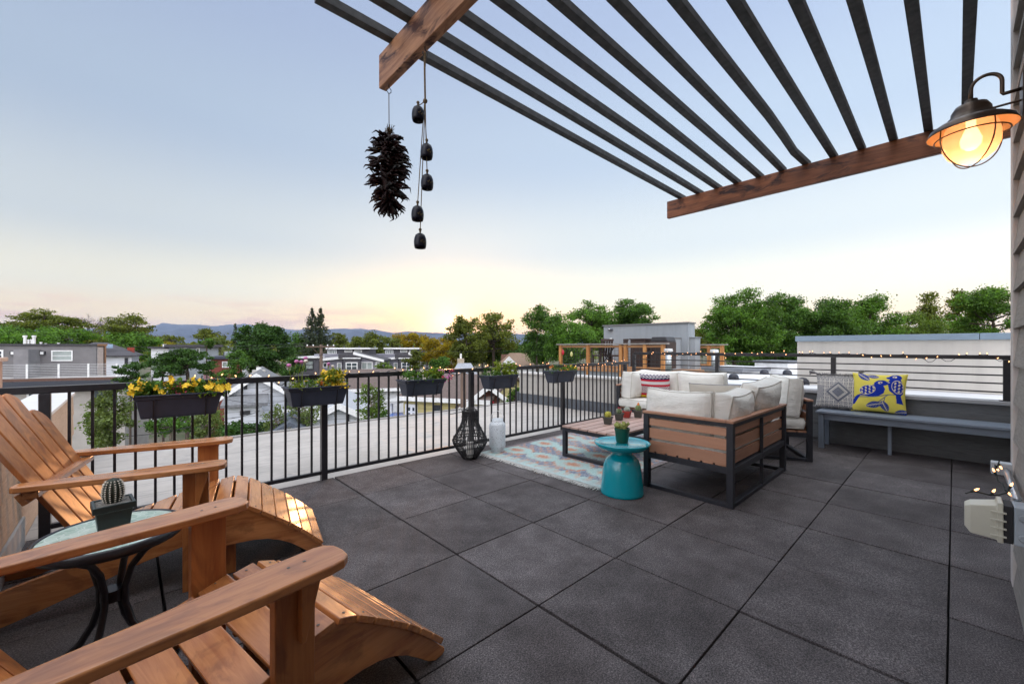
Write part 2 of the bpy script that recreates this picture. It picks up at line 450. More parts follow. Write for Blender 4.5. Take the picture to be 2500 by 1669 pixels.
# ------------------------------------------------------------------ roof terrace
TILE = 0.61
def deck():
    b = MB(); rng = random.Random(5)
    for i in range(-3, 8):
        for j in range(-4, 3):
            x0 = i * TILE; x1 = x0 + TILE; y0 = j * TILE; y1 = y0 + TILE
            if j == -4: y0 = -2.36
            if i == -3: x0 = -1.80
            if i == 7: x1 = 4.895
            g = 0.0030
            dx = rng.uniform(-1, 1) * 0.0012; dy = rng.uniform(-1, 1) * 0.0012
            dz = rng.uniform(-0.002, 0.002)
            T = Matrix.Translation((dx, dy, 0))
            if i >= 3 and j in (-3,): T = Matrix.Translation((dx, dy, 0))
            b.box(x0 + g + .0028, x1 - g - .0028, y0 + g, y1 - g, -0.05, dz, T=T)
    m, t, p, o = newmat('rubber_paver')
    v = tcoord(t); geo = tn(t, 'ShaderNodeNewGeometry')
    big = tnoise(t, v, 1.6, 4, 0.6); mid = tnoise(t, v, 6.5, 4, 0.6); fine = tnoise(t, v, 175, 3, 0.85); fl = tnoise(t, v, 260, 2, 0.9)
    c = tmix(t, tramp(t, big, [(0.35, 0.0), (0.65, 1.0)]), (0.056, 0.046, 0.046), (0.100, 0.088, 0.090))
    c = tmix(t, 1.0, c, tramp(t, mid, [(0.3, 0.78), (0.7, 1.2)]), 'MULTIPLY')
    stn = tnoise(t, v, 0.8, 6, 0.7, 1.0)
    c = tmix(t, tmath(t, 'MULTIPLY', tramp(t, stn, [(0.55, 0.0), (0.64, 1.0)]), 0.35), c, (0.032, 0.028, 0.028))
    c = tmix(t, 1.0, c, tramp(t, fine, [(0.36, 0.22), (0.5, 0.90), (0.64, 2.3)]), 'MULTIPLY')
    isl = tmath(t, 'ADD', tmath(t, 'MULTIPLY', geo.outputs['Random Per Island'], 0.35), 0.82)
    sv = tn(t, 'ShaderNodeVectorMath', operation='SCALE'); t.links.new(c, sv.inputs[0]); t.links.new(isl, sv.inputs['Scale'])
    c = tmix(t, tramp(t, fl, [(0.66, 0.0), (0.74, 1.0)]), sv.outputs[0], (0.21, 0.195, 0.18))
    t.links.new(c, p.inputs['Base Color']); p.inputs['Roughness'].default_value = 0.72; p.inputs['Specular IOR Level'].default_value = 0.35
    tbump(t, p, fine, 0.45, 0.003)
    struct(b.build('deck_floor', m, bevel=0.0015, seg=1))
    # support under the pavers
    b = MB(); b.box(-1.8, 4.9, -2.38, 1.832, -0.2, -0.055)
    struct(b.build('deck_base', simple('roof_board', (0.02, 0.02, 0.022), 0.9)))
deck()
def membrane():
    nx, ny = 150, 66
    X0, X1, Y0, Y1 = -1.80, 4.895, 1.838, 4.38
    rng = random.Random(9)
    dots = []
    for k in range(11):
        for q in range(4):
            dots.append((X0 + 0.3 + k * 0.62 + rng.uniform(-.03, .03), 2.25 + q * 0.66 + rng.uniform(-.03, .03)))
    rows = []
    for j in range(ny + 1):
        row = []
        for i in range(nx + 1):
            x = X0 + (X1 - X0) * i / nx; y = Y0 + (Y1 - Y0) * j / ny
            z = -0.022 + 0.003 * math.sin(x * 5 + 3 * math.sin(y * 2.3)) * math.sin(y * 4)
            for a, c in dots:
                d2 = ((x - a) ** 2 + (y - c) ** 2) / 0.0036
                if d2 < 4: z += 0.016 * math.exp(-d2 * d2)
            for sy in (2.35, 3.05, 3.75): z += 0.006 * math.exp(-((y - sy - 0.01 * math.sin(x * 2.1)) / 0.03) ** 2)
            row.append((x, y, z))
        rows.append(row)
    b = MB(); b.grid(rows, nx, ny)
    m, t, p, o = newmat('roof_membrane')
    v = tcoord(t)
    n1 = tnoise(t, v, 1.2, 5, 0.6); n2 = tnoise(t, tcoord(t, (2.0, 14.0, 1)), 1.5, 5, 0.65)
    c = tmix(t, tramp(t, n1, [(0.3, 0.0), (0.7, 1.0)]), (0.38, 0.35, 0.32), (0.50, 0.465, 0.43))
    c = tmix(t, tmath(t, 'MULTIPLY', tramp(t, n2, [(0.52, 0.0), (0.66, 1.0)]), 0.55), c, (0.22, 0.21, 0.21))
    sx = tn(t, 'ShaderNodeSeparateXYZ'); t.links.new(tcoord(t), sx.inputs[0])
    fr = tmath(t, 'FRACT', tmath(t, 'ADD', tmath(t, 'DIVIDE', sx.outputs[1], 0.70), tmath(t, 'MULTIPLY', n1, 0.03)))
    c = tmix(t, tmath(t, 'MULTIPLY', tramp(t, fr, [(0.0, 1.0), (0.018, 1.0), (0.024, 0.0), (1.0, 0.0)]), 0.5), c, (0.17, 0.165, 0.16))
    st = tnoise(t, v, 0.55, 6, 0.65, 0.7)
    c = tmix(t, tmath(t, 'MULTIPLY', tramp(t, st, [(0.50, 0.0), (0.56, 1.0), (0.60, 0.35), (1.0, 0.25)]), 0.35), c, (0.25, 0.235, 0.22))
    t.links.new(c, p.inputs['Base Color']); p.inputs['Roughness'].default_value = 0.5; p.inputs['Specular IOR Level'].default_value = 0.45
    struct(b.build('flat_roof', m, smooth=True))
    b = MB(); b.box(-1.8, 4.9, 1.836, 4.40, -0.4, -0.06); b.box(-1.8, 4.9, 4.382, 4.44, -0.059, 0.0)
    struct(b.build('roof_edge', simple('roof_edge_metal', (0.30, 0.29, 0.28), 0.6)))
membrane()

def lap_siding(b, u0, u1, z0, z1, fn, exposure=0.165, t=0.016, mi=0):
    """lap boards on a wall; fn(u, out, z) -> point; each board leans out at its foot"""
    z = z0
    while z < z1 - 0.01:
        zt = min(z + exposure + 0.02, z1); 
        vs = [fn(u0, t, z), fn(u1, t, z), fn(u1, 0.004, zt), fn(u0, 0.004, zt), fn(u0, 0.0, z), fn(u1, 0.0, z), fn(u1, 0, zt), fn(u0, 0, zt)]
        b.add(vs, [(0, 1, 2, 3), (4, 5, 1, 0), (1, 5, 6, 2), (0, 3, 7, 4)], mi)
        z += exposure
def sidingmat(name, col, axis=0, grain=1.0, lo=0.72):
    m, t, p, o = newmat(name)
    s = [30.0] * 3; s[axis] = 2.5
    n = tnoise(t, tcoord(t, tuple(s)), 1.6, 5, 0.6, 2.5)
    n2 = tnoise(t, tcoord(t), 2.0, 3)
    geo = tn(t, 'ShaderNodeNewGeometry')
    c = tmix(t, tramp(t, n, [(0.35, 0.0), (0.62, 1.0)]), tuple(x * lo for x in col), col)
    c = tmix(t, 1.0, c, tramp(t, n2, [(0.3, 0.88), (0.7, 1.05)]), 'MULTIPLY')
    t.links.new(c, p.inputs['Base Color']); p.inputs['Roughness'].default_value = 0.7
    tbump(t, p, n, 0.5 * grain, 0.004)
    return m
def own_house():
    h = thing('house', 'beige lap sided house wall at the right edge with white corner trim', 'house', (1.85, -2.06, 0))
    sm = sidingmat('beige_siding', (0.34, 0.31, 0.28), 0)
    b = MB()
    lap_siding(b, -6.0, -0.095, 0.0, 5.2, lambda u, o, z: (u, o, z), 0.175, 0.026)
    b.box(-6.0, -0.095, -0.25, -0.0015, -0.2, 5.2)
    b.build('wall', sm, h)
    b = MB(); b.box(-0.093, 0.0, -0.25, 0.028, 0.0, 5.2)
    b.build('corner_trim', simple('trim_paint', (0.60, 0.55, 0.52), 0.6, 0.08, 5), h, bevel=0.004)
    b = MB()
    lap_siding(b, 0.0, 3.3, 0.0, 5.2, lambda u, o, z: (u, o - 0.40, z), 0.175, 0.02)
    b.box(0.0, 3.3, -0.65, -0.4015, -0.2, 5.2); b.box(-6.0, 0.0, -0.65, -0.252, -0.2, 5.2)
    b.build('rear_wall', sm, h)
    b = MB(); b.box(-6, 0.0, 0.004, 0.012, 0.0, 0.12)
    b.build('flashing', simple('wall_flashing', (0.36, 0.40, 0.40), 0.5, 0.2, 9), h)
own_house()
def parapet():
    w = thing('parapet_wall', 'grey lap sided knee wall with a cap behind the grey bench', 'wall', (4.9, 0, 0))
    gm = sidingmat('grey_siding', (0.135, 0.14, 0.145), 1)
    b = MB(); lap_siding(b, -2.4, 1.80, 0.04, 0.58, lambda u, o, z: (-o, u, z), 0.18, 0.014)
    b.box(0.0015, 0.17, -2.4, 1.80, -0.2, 0.58); b.build('siding', gm, w)
    b = MB(); b.box(-0.045, 0.2, -2.4, 1.80, 0.582, 0.617)
    b.build('cap', simple('cap_paint', (0.34, 0.34, 0.35), 0.5, 0.08, 6), w, bevel=0.004)
    w = thing('parapet_wall', 'pale tan lap sided parapet with dark flashing beyond the baluster railing', 'wall', (4.9, 0, 0))
    tm = sidingmat('tan_siding', (0.40, 0.385, 0.355), 1, 0.4, 0.9)
    b = MB(); lap_siding(b, 1.82, 4.46, 0.17, 0.58, lambda u, o, z: (-o, u, z), 0.135, 0.012)
    b.box(0.0015, 0.17, 1.802, 4.46, -0.3, 0.58); b.build('siding', tm, w)
    b = MB(); b.box(-0.03, -0.0005, 1.84, 4.52, -0.02, 0.165); b.box(-0.06, 0.1, 4.462, 4.53, -0.02, 0.19)
    b.build('flashing', simple('dark_flashing', (0.075, 0.085, 0.10), 0.6, 0.2, 7), w)
    b = MB(); b.box(-0.05, 0.2, 1.802, 4.48, 0.582, 0.62)
    b.build('cap', simple('pale_cap', (0.52, 0.51, 0.49), 0.5, 0.08, 6), w, bevel=0.004)
parapet()
def left_wall():
    w = thing('side_wall', 'wood grained tan parapet wall with pale cap left of the wooden lounge chair', 'wall', (-1.80, 0, 0))
    m = sidingmat('tan_wood_grain', (0.52, 0.385, 0.285), 1, 1.2, 0.8)
    b = MB(); lap_siding(b, -3.2, 4.9, 0.16, 0.60, lambda u, o, z: (o, u, z), 0.22, 0.012)
    b.box(-0.25, -0.0015, -3.2, 4.9, -0.3, 0.60); b.build('siding', m, w)
    b = MB(); b.box(-0.30, 0.022, -3.2, 4.9, 0.602, 0.63)
    b.build('cap', simple('white_cap', (0.60, 0.60, 0.59), 0.5, 0.05, 5), w, bevel=0.004)
    b = MB(); b.box(0.0005, 0.022, -3.2, 1.80, 0.0, 0.155)
    b.build('base_flashing', simple('pale_flashing', (0.45, 0.44, 0.43), 0.5, 0.2, 6), w)
    b = MB(); b.tube([(0.016, 1.05, 0.50), (0.028, 1.05, 0.50), (0.03, 1.05, 0.47), (0.03, 1.053, 0.43)], 0.004, 6); b.tube([(0.028, 1.05, 0.49), (0.03, 1.062, 0.46), (0.03, 1.058, 0.42)], 0.004, 6)
    b.build('hook', BLK, w)
left_wall()
def pier():
    t = thing('stucco_pier', 'salmon stucco pier at the left end of the baluster railing', 'pier', (-2.02, 1.96, .631))
    b = MB(); b.box(-.15, .115, -.10, .13, 0, .42); b.build('stucco', simple('salmon_stucco', (.52, .33, .24), .9, .1, 3, .3), t, bevel=.006)
    b = MB(); b.box(-.17, .135, -.12, .15, .421, .445); b.build('cap', simple('pier_cap', (.55, .40, .32), .7), t, bevel=.004)
pier()
# ------------------------------------------------------------------ railings
RY = 1.83
def baluster_rail():
    r = thing('baluster_railing', 'black metal railing of vertical balusters along the long left edge of the deck', 'railing', (0, RY, 0))
    posts = [-1.705, -0.083, 1.529, 3.141, 4.753]
    b = MB(); b.box(-1.90, 4.86, -0.022, 0.022, 0.862, 0.905); b.build('top_rail', BLK, r, bevel=0.004)
    b = MB()
    for a, c in zip(posts, posts[1:]): b.box(a + 0.026, c - 0.026, -0.015, 0.015, 0.045, 0.075)
    b.build('bottom_rail', BLK, r, bevel=0.002)
    p0 = None
    for x in posts:
        b = MB(); b.box(-0.025, 0.025, -0.025, 0.025, -0.02, 0.861)
        b.build('post', BLK, r, bevel=0.004, loc=(x, 0, 0))
    bb = MB(); bb.box(-0.0075, 0.0075, -0.0075, 0.0075, 0.0755, 0.8615)
    me = None
    for a, c in zip(posts, posts[1:]):
        n = 15
        for k in range(1, n + 1):
            x = a + (c - a) * k / (n + 1)
            if me is None:
                o = bb.build('baluster', BLK, r, loc=(x, 0, 0)); me = o.data
            else:
                o = bpy.data.objects.new('baluster', me); sc.collection.objects.link(o); o.parent = r; o.location = (x, 0, 0)
baluster_rail()
def bar_rail():
    r = thing('bar_railing', 'black metal railing of thin horizontal bars mounted on the parapet cap behind the bench', 'railing', (4.98, 0, 0))
    b = MB(); b.box(-0.022, 0.022, -2.38, 1.80, 1.02, 1.062); b.build('top_rail', BLK, r, bevel=0.004)
    posts = [1.80, 0.47, -0.86, -2.19]
    for y in posts:
        b = MB(); b.box(-0.024, 0.024, -0.024, 0.024, 0.617, 1.019); b.box(-0.05, 0.05, -0.05, 0.05, 0.617, 0.624)
        b.build('post', BLK, r, bevel=0.003, loc=(0, y, 0))
    for z in (0.70, 0.785, 0.865, 0.945):
        b = MB(); b.box(-0.007, 0.007, -2.38, 1.776, z - 0.007, z + 0.007); b.build('bar', BLK, r)
bar_rail()

# string lights
BULB = emit('warm_bulb', (1.0, 0.46, 0.20), 2.2)
WIRE = simple('dark_wire', (0.012, 0.016, 0.012), 0.6)
def string_lights(name, label, path, droops, seed, n_bulbs):
    rng = random.Random(seed)
    t = thing(name, label, 'string lights', path[0])
    o = Vector(path[0])
    # sample along path with swags
    pts = []
    for a, c in zip(path, path[1:]):
        a = Vector(a); c = Vector(c); ln = (c - a).length; n = max(3, int(ln / 0.03))
        for k in range(n):
            p = a.lerp(c, k / n)
            pts.append(p - o)
    pts.append(Vector(path[-1]) - o)
    out = []; s = 0
    for i, p in enumerate(pts):
        if i: s += (p - pts[i - 1]).length
        z = 0.006 * math.sin(s * 23 + seed) + 0.008 * math.sin(s * 41)
        for (s0, s1, dp) in droops:
            if s0 < s < s1:
                f = (s - s0) / (s1 - s0); z -= dp * math.sin(PI * f) * (0.8 + 0.25 * math.sin(f * 19))
        q = p + Vector((0.012 * math.sin(s * 17), 0.012 * math.cos(s * 13), z))
        out.append(q)
    b = MB(); b.tube(out, 0.0028, 5); b.build('wire', WIRE, t)
    me = None; ms = None
    for k in range(n_bulbs):
        q = out[min(len(out) - 1, int((k + 0.5 + rng.uniform(-.3, .3)) / n_bulbs * len(out)))]
        d = Vector((rng.uniform(-.6, .6), rng.uniform(-.6, .6), rng.choice((-1, 1, 1)) * rng.uniform(.4, 1))).normalized()
        if me is None:
            bb = MB(); bb.lathe([(0.003, 0.0), (0.0039, 0.005), (0.0036, 0.011), (0.0, 0.018)], 8); ob = bb.build('bulb', BULB, t, smooth=True); me = ob.data
            bs = MB(); bs.lathe([(0.004, -0.014), (0.005, 0.0)], 8); os_ = bs.build('socket', WIRE, ob); ms = os_.data
        else:
            ob = bpy.data.objects.new('bulb', me); sc.collection.objects.link(ob); ob.parent = t
            os_ = bpy.data.objects.new('socket', ms); sc.collection.objects.link(os_); os_.parent = ob
        ob.location = q + d * 0.014
        ob.rotation_euler = d.to_track_quat('Z', 'Y').to_euler()
string_lights('string_lights', 'warm fairy lights wound along the top rail of the baluster railing', [(-1.02, 1.815, 0.908), (0.3, 1.815, 0.908), (1.5, 1.815, 0.908), (3.0, 1.81, 0.905), (4.70, 1.81, 0.905)],
              [(0.43, 0.85, 0.07), (1.15, 1.45, 0.02), (2.15, 2.6, 0.09), (3.9, 4.3, 0.05), (4.6, 5.2, 0.05)], 3, 64)
string_lights('string_lights', 'warm fairy lights draped along the bar railing over the bench', [(4.955, 1.66, 0.99), (4.955, 1.5, 1.05), (4.955, 0.4, 1.058), (4.955, -1.0, 1.058), (4.955, -2.25, 1.055)],
              [(0.5, 0.8, 0.05), (1.2, 1.6, 0.05), (2.85, 3.15, 0.03), (3.2, 3.58, 0.075), (3.75, 3.95, 0.05)], 5, 54)

# ------------------------------------------------------------------ planters on the railing
LEAF_G = leafmat('planter_leaf', (0.085, 0.19, 0.03), 0.45, 0.3)
LEAF_Y = leafmat('yellow_green_leaf', (0.20, 0.27, 0.03), 0.4, 0.3)
PET_Y = simple('yellow_petal', (0.78, 0.52, 0.015), 0.6, 0.15, 60)
PET_P = simple('pink_petal', (0.52, 0.17, 0.38), 0.7, 0.25, 60)
PET_R = simple('crimson_petal', (0.35, 0.03, 0.08), 0.7, 0.25, 60)
PET_W = simple('white_petal', (0.62, 0.58, 0.50), 0.7, 0.2, 60)
PET_O = simple('orange_petal', (0.70, 0.20, 0.03), 0.7, 0.2, 60)
SOIL = simple('potting_soil', (0.03, 0.022, 0.016), 0.95, 0.4, 60, 0.5)
def leaf_cloud(pts, size, rng, up=0.5, asp=0.55):
    """diamond leaves at the given centres"""
    n = len(pts); pts = np.asarray(pts, float)
    d = rng.randn(n, 3); d /= np.linalg.norm(d, axis=1)[:, None]
    nrm = rng.randn(n, 3); nrm[:, 2] += up * 2; nrm -= (nrm * d).sum(1)[:, None] * d; nrm /= np.linalg.norm(nrm, axis=1)[:, None] + 1e-9
    sd_ = np.cross(d, nrm)
    s = size * (0.6 + 0.8 * rng.rand(n))[:, None]
    bend = nrm * s * 0.18
    V = np.stack([pts - d * s * 0.5, pts + sd_ * s * asp * 0.5 + bend, pts + d * s * 0.5, pts - sd_ * s * asp * 0.5 + bend], 1).reshape(-1, 3)
    F = np.arange(4 * n).reshape(n, 4)
    return V, F
def flower_mb(b, c, r, rng, n=5):
    c = Vector(c); d = Vector((rng.uniform(-1, 1), rng.uniform(-1.4, 0.3), rng.uniform(0.1, 1))).normalized()
    u = d.orthogonal().normalized(); w = d.cross(u)
    for k in range(n):
        a = 2 * PI * k / n
        e = u * math.cos(a) + w * math.sin(a); f = u * math.cos(a + 0.55) + w * math.sin(a + 0.55); g = u * math.cos(a - 0.55) + w * math.sin(a - 0.55)
        b.add([c, c + f * r * .7 + d * r * .15, c + e * r + d * r * .05, c + g * r * .7 + d * r * .15], [(0, 1, 2, 3)])
def planter(x0, x1, label, spec, seed, z=0.815, tilt=0.0):
    rng = random.Random(seed); nr = np.random.RandomState(seed)
    ln = x1 - x0; w = 0.19; cx = (x0 + x1) / 2
    t = thing('planter_box', label, 'planter', (cx, RY - 0.145, z - 0.155), group='planter boxes hung on the railing', rot=(0, tilt, 0))
    h = 0.155; hx = ln / 2
    b = MB()
    def ring(sx, sy, zz): return [(-sx, -sy, zz), (sx, -sy, zz), (sx, sy, zz), (-sx, sy, zz)]
    prof = [(hx - .05, w / 2 - .045, 0), (hx - .045, w / 2 - .04, 0.012), (hx - .022, w / 2 - .018, h - .035), (hx - .012, w / 2 - .012, h - .03), (hx - .008, w / 2 - .008, h - .012), (hx, w / 2, h - .010), (hx, w / 2, h),
            (hx - .014, w / 2 - .014, h), (hx - .028, w / 2 - .028, h - .03), (hx - .03, w / 2 - .03, h - .04)]
    vs = [];
    for a in prof: vs += ring(*a)
    fs = [(3, 2, 1, 0)]
    for i in range(len(prof) - 1):
        for k in range(4): fs.append((i * 4 + k, i * 4 + (k + 1) % 4, i * 4 + 4 + (k + 1) % 4, i * 4 + 4 + k))
    b.add(vs, fs); b.build('box', NAVYP, t, bevel=0.004)
    b = MB(); b.box(-hx + .034, hx - .034, -w / 2 + .034, w / 2 - .034, h - .06, h - .025); b.build('soil', SOIL, t)
    for s in (-1, 1):
        b = MB(); x = s * ln * 0.28
        b.tube([(x, w / 2 + .02, h + .10), (x, w / 2 + .045, h + .105), (x, w / 2 + .05, h + .06), (x, w / 2 + .004, h - .0), (x, w / 2 - .02, h - .09), (x, w / 2 - .045, -.004), (x, -w / 2 + .04, -.006), (x, -w / 2 + .008, h - .04), (x, -w / 2 + .0, h - .03)], 0.004, 6)
        b.build('hanger', BLK, t)
    for i, (kind, a, c, hh, n, sz) in enumerate(spec):
        xa = -hx + ln * a; xb = -hx + ln * c
        if kind in ('leaf', 'yleaf'):
            m_ = max(1, n // 14); cen = [(rng.uniform(xa, xb), rng.uniform(-.07, .05), h - .02 + rng.uniform(0.1, 1) * hh) for _ in range(m_)]
            pts = []
            for q in range(n):
                g = cen[q % m_]; pts.append((g[0] + rng.gauss(0, .025), g[1] + rng.gauss(0, .022), max(h - .03, g[2] + rng.gauss(0, .02))))
            V, F = leaf_cloud(pts, sz, nr, 0.3, 0.5)
            numesh('foliage', V, F, LEAF_G if kind == 'leaf' else LEAF_Y, t)
        elif kind in ('allium',):
            for q in range(n):
                x = rng.uniform(xa, xb); y = rng.uniform(-.04, .05); z1 = h + hh * rng.uniform(.55, 1.0)
                b = MB(); b.tube([(x, y, h - .03), (x + rng.uniform(-.02, .02), y, (h + z1) / 2), (x + rng.uniform(-.03, .03), y, z1)], 0.0022, 5)
                st = b.build('stem', LEAF_Y, t)
                top = b.v[-1]
                b = MB(); b.sphere((top[0], top[1], z1 + .008), sz, 8, 6, sc_=(1, 1, .8)); b.build('flower', PET_P if q else PET_W, t, smooth=True)
        elif kind == 'tag':
            x = (xa + xb) / 2
            b = MB(); b.box(x - .016, x + .016, -.045, -.043, h - .03, h + hh); k_ = b.build('plant_label', [WHITEP], t, rot=None)
            b = MB(); b.box(x - .013, x + .013, -.0455, -.0452, h + hh * .1, h + hh * .62); b.build('picture', PET_O if sz > 0 else simple('tag_grey', (.25, .25, .24)), k_)
            b = MB(); b.box(x - .013, x + .013, -.0455, -.0452, h + hh * .72, h + hh * .95); b.build('heading', PET_Y, k_)
        else:
            pm = {'yflower': PET_Y, 'rflower': PET_R, 'wflower': PET_W, 'oflower': PET_O, 'pflower': PET_P}[kind]
            b = MB(); m_ = max(1, n // 4)
            cen = [(rng.uniform(xa, xb), rng.uniform(-.09, .03), h + rng.uniform(-.25, 1) * hh) for _ in range(m_)]
            for q in range(n):
                g = cen[q % m_]; flower_mb(b, (g[0] + rng.gauss(0, .012), g[1] + rng.gauss(0, .012), g[2] + rng.gauss(0, .01)), sz * rng.uniform(.7, 1.2), rng)
            b.build('blossoms', pm, t)
    return t
planter(-1.325, -0.835, 'dark planter box crowded with yellow pansies, nearest to the wooden chairs', [('leaf', .02, .98, .085, 620, .038), ('yleaf', .02, .98, .07, 240, .034), ('yflower', .0, .4, .10, 52, .021), ('yflower', .5, .98, .075, 60, .021), ('rflower', .42, .58, .07, 36, .009), ('yflower', .9, 1.08, .06, 26, .021)], 11, 0.832, 0.008)
planter(-0.435, 0.055, 'dark planter box with a trailing clump of yellow flowers and tall pink puffs', [('yleaf', .15, .55, .04, 190, .03), ('leaf', .2, .9, .05, 160, .028), ('yleaf', .58, .9, .13, 460, .030), ('yflower', .58, .95, .12, 150, .014), ('yflower', .7, .92, .03, 40, .013), ('yflower', .15, .5, .06, 10, .013), ('allium', .06, .3, .22, 5, .018), ('allium', .6, .95, .19, 3, .014), ('tag', .28, .32, .055, 1, 0), ('tag', .52, .56, .065, 1, 1)], 12, 0.822, 0.008)
planter(0.565, 1.04, 'dark planter box of pale blossoms and round leaves with one crimson bloom', [('leaf', .05, .98, .09, 420, .032), ('wflower', .05, .55, .09, 60, .009), ('yleaf', .45, .95, .11, 160, .04), ('rflower', .88, 1.2, .10, 34, .011), ('pflower', .85, 1.15, .12, 30, .012), ('tag', .2, .24, .045, 1, 0)], 13, 0.828, 0.004)
planter(1.58, 2.06, 'dark planter box of green herbs just right of the corner post above the white lantern', [('leaf', .02, .55, .06, 220, .026), ('yleaf', .45, .98, .14, 330, .042), ('wflower', .05, .45, .05, 20, .008), ('tag', .5, .54, .05, 1, 0)], 14, 0.826, 0.004)
planter(2.66, 3.17, 'dark planter box with small orange flowers, farthest along the railing', [('leaf', .02, .95, .06, 280, .026), ('oflower', .05, .7, .06, 30, .010), ('yleaf', .6, 1.0, .06, 220, .028), ('yflower', .6, .95, .05, 18, .01)], 15, 0.835, 0.004)
# ------------------------------------------------------------------ wooden lounge chairs with footrest
SCREWM = simple('screw_steel', (.10, .085, .07), .4, .2, 40, metal=.6)
SCR = []
def screw(parent, pts):
    for p in pts:
        if not SCR:
            b = MB(); b.sphere((0, 0, 0), .0048, 8, 5, sc_=(1, 1, .3)); o = b.build('screw', SCREWM, parent); SCR.append(o.data)
        else:
            o = bpy.data.objects.new('screw', SCR[0]); sc.collection.objects.link(o); o.parent = parent
        o.location = p
def lounge_chair(label, loc, rz):
    t = thing('adirondack_chair', label, 'lounge chair', loc, rz, 'wooden adirondack chairs with footrests')
    xz = lambda y0: (lambda u, v, w: (u, w, v))
    rail = [(-.84, .05), (-.80, .105), (-.60, .170), (-.42, .215), (-.2, .272), (.0, .322), (.055, .336), (.055, .225), (0, .215), (-.2, .165), (-.4, .095), (-.58, .035), (-.70, .0), (-.82, .0)]
    foot = [(.052, .315), (.062, .330), (.13, .342), (.19, .322), (.25, .286), (.315, .242), (.38, .198), (.435, .154), (.49, .106), (.54, .058), (.575, .022), (.578, .008), (.565, .0), (.53, .0), (.495, .018), (.45, .056), (.40, .095), (.345, .125), (.29, .144), (.23, .153), (.17, .154), (.12, .152), (.052, .152)]
    for s in (-1, 1):
        b = MB(); b.prism(rail, xz(0), s * .262 - .013, s * .262 + .013); b.build('side_rail', CHW_X, t, bevel=0.003)
        b = MB(); b.box(-.055, .045, s * .292 - .016, s * .292 + .016, 0.0, .560); lg = b.build('front_leg', CHW_Z, t, bevel=0.003)
        b = MB(); b.prism([(.0, 0), (.05, 0), (.05, -.02), (.012, -.16), (0, -.16)], lambda u, v, w: (u - .004, w, v + .560), s * .322 - .012, s * .322 + .012); b.build('arm_bracket', CHW_Z, lg, bevel=0.003)
        # arm board
        out = []
        fr = [(-.590, -.030), (-.578, -.042), (-.40, -.052), (-.15, -.064), (.05, -.068), (.09, -.062), (.112, -.044), (.118, -.01), (.116, .03), (.10, .052), (.07, .062), (-.05, .060), (-.3, .042), (-.5, .030), (-.578, .024), (-.590, .012)]
        poly = [(u, s * .308 + s * v * -1) for u, v in fr]
        b = MB(); b.prism(poly if s < 0 else poly[::-1], lambda u, v, w: (u, v, w + .01 * (-.25 - u) * (1 if u < -.25 else 0)), .561, .587); ar = b.build('armrest', CHW_X, t, bevel=0.006, seg=3); screw(ar, [(-.02, s * .30, .5874), (.02, s * .30, .5874), (-.53, s * .30, .5886)])
    # seat
    b = MB(); sl = .29
    x = .052
    for k in range(5):
        x0 = x - .088; x1 = x
        f = lambda q: .337 + sl * (q - .055)
        b.prism([(x0, f(x0)), (x1, f(x1)), (x1 - .004, f(x1) + .02), (x0 - .004, f(x0) + .02)], lambda u, v, w: (u, w, v), -.275, .275)
        x -= .10
    st = b.build('seat', CHW_Y, t, bevel=0.004, seg=2)
    screw(t.children if False else st, [(.052 - .10 * k - .044, s * .262, .337 + sl * (.052 - .10 * k - .044 - .055) + .0206) for k in range(5) for s in (-1, 1)])
    # back
    A = Vector((-.345, 0, .17)); Bv = Vector((-.43, 0, .76)).normalized(); nrm = Vector((Bv.z, 0, -Bv.x))
    lens = [.74, .85, .90, .85, .74]
    for k in range(5):
        q = k - 2; b = MB(); ln = lens[k]
        y0, y1 = q * .097, q * .117
        n = 7; w0, w1 = .044, .053
        outline = [(-w0, 0), (w0, 0)]
        tilt = -q * .012
        for j in range(n + 1):
            a = PI * j / n
            outline.append((w1 * math.cos(a), ln - .03 + .035 * math.sin(a) + tilt * math.cos(a) * (1)))
        b.prism(outline, lambda u, v, w: A + Bv * v + Vector((0, y0 + (y1 - y0) * v / ln + u, 0)) + nrm * w, 0, .019)
        b.build('back_slat', CHW_Z, t, bevel=0.004)
    for v, hw in ((.10, .25), (.42, .315)):
        b = MB(); c = A + Bv * v - nrm * .014
        b.bar(c + Vector((0, -hw, 0)), c + Vector((0, hw, 0)), .05, .022, nrm); b.build('back_brace', CHW_Y, t, bevel=0.003)
    b = MB(); b.box(-.555, -.51, -.335, .335, .534, .560); b.build('arm_support', CHW_Y, t, bevel=0.003)
    # footrest
    f = None
    b = MB()
    path = [(.060, .333), (.132, .346), (.195, .324), (.255, .286), (.318, .243), (.382, .199), (.437, .154), (.492, .106), (.545, .056)]
    for (ua, va), (ub, vb) in zip(path, path[1:]):
        d = Vector((ub - ua, vb - va)); g = d.normalized() * .0025; nn = Vector((-d.y, d.x)).normalized() * .02
        b.prism([(ua + g.x, va + g.y), (ub - g.x, vb - g.y), (ub - g.x * 1.3 + nn.x, vb - g.y * 1.3 + nn.y), (ua + g.x * 1.3 + nn.x, va + g.y * 1.3 + nn.y)], lambda u, v, w: (u, w, v), -.265, .265)
    f = b.build('footrest', CHW_Y, t, bevel=0.003)
    screw(f, [((ua + ub) / 2 - (vb - va) / math.hypot(ub - ua, vb - va) * .0206, s * .236, (va + vb) / 2 + (ub - ua) / math.hypot(ub - ua, vb - va) * .0206) for (ua, va), (ub, vb) in zip(path, path[1:]) for s in (-1, 1)])
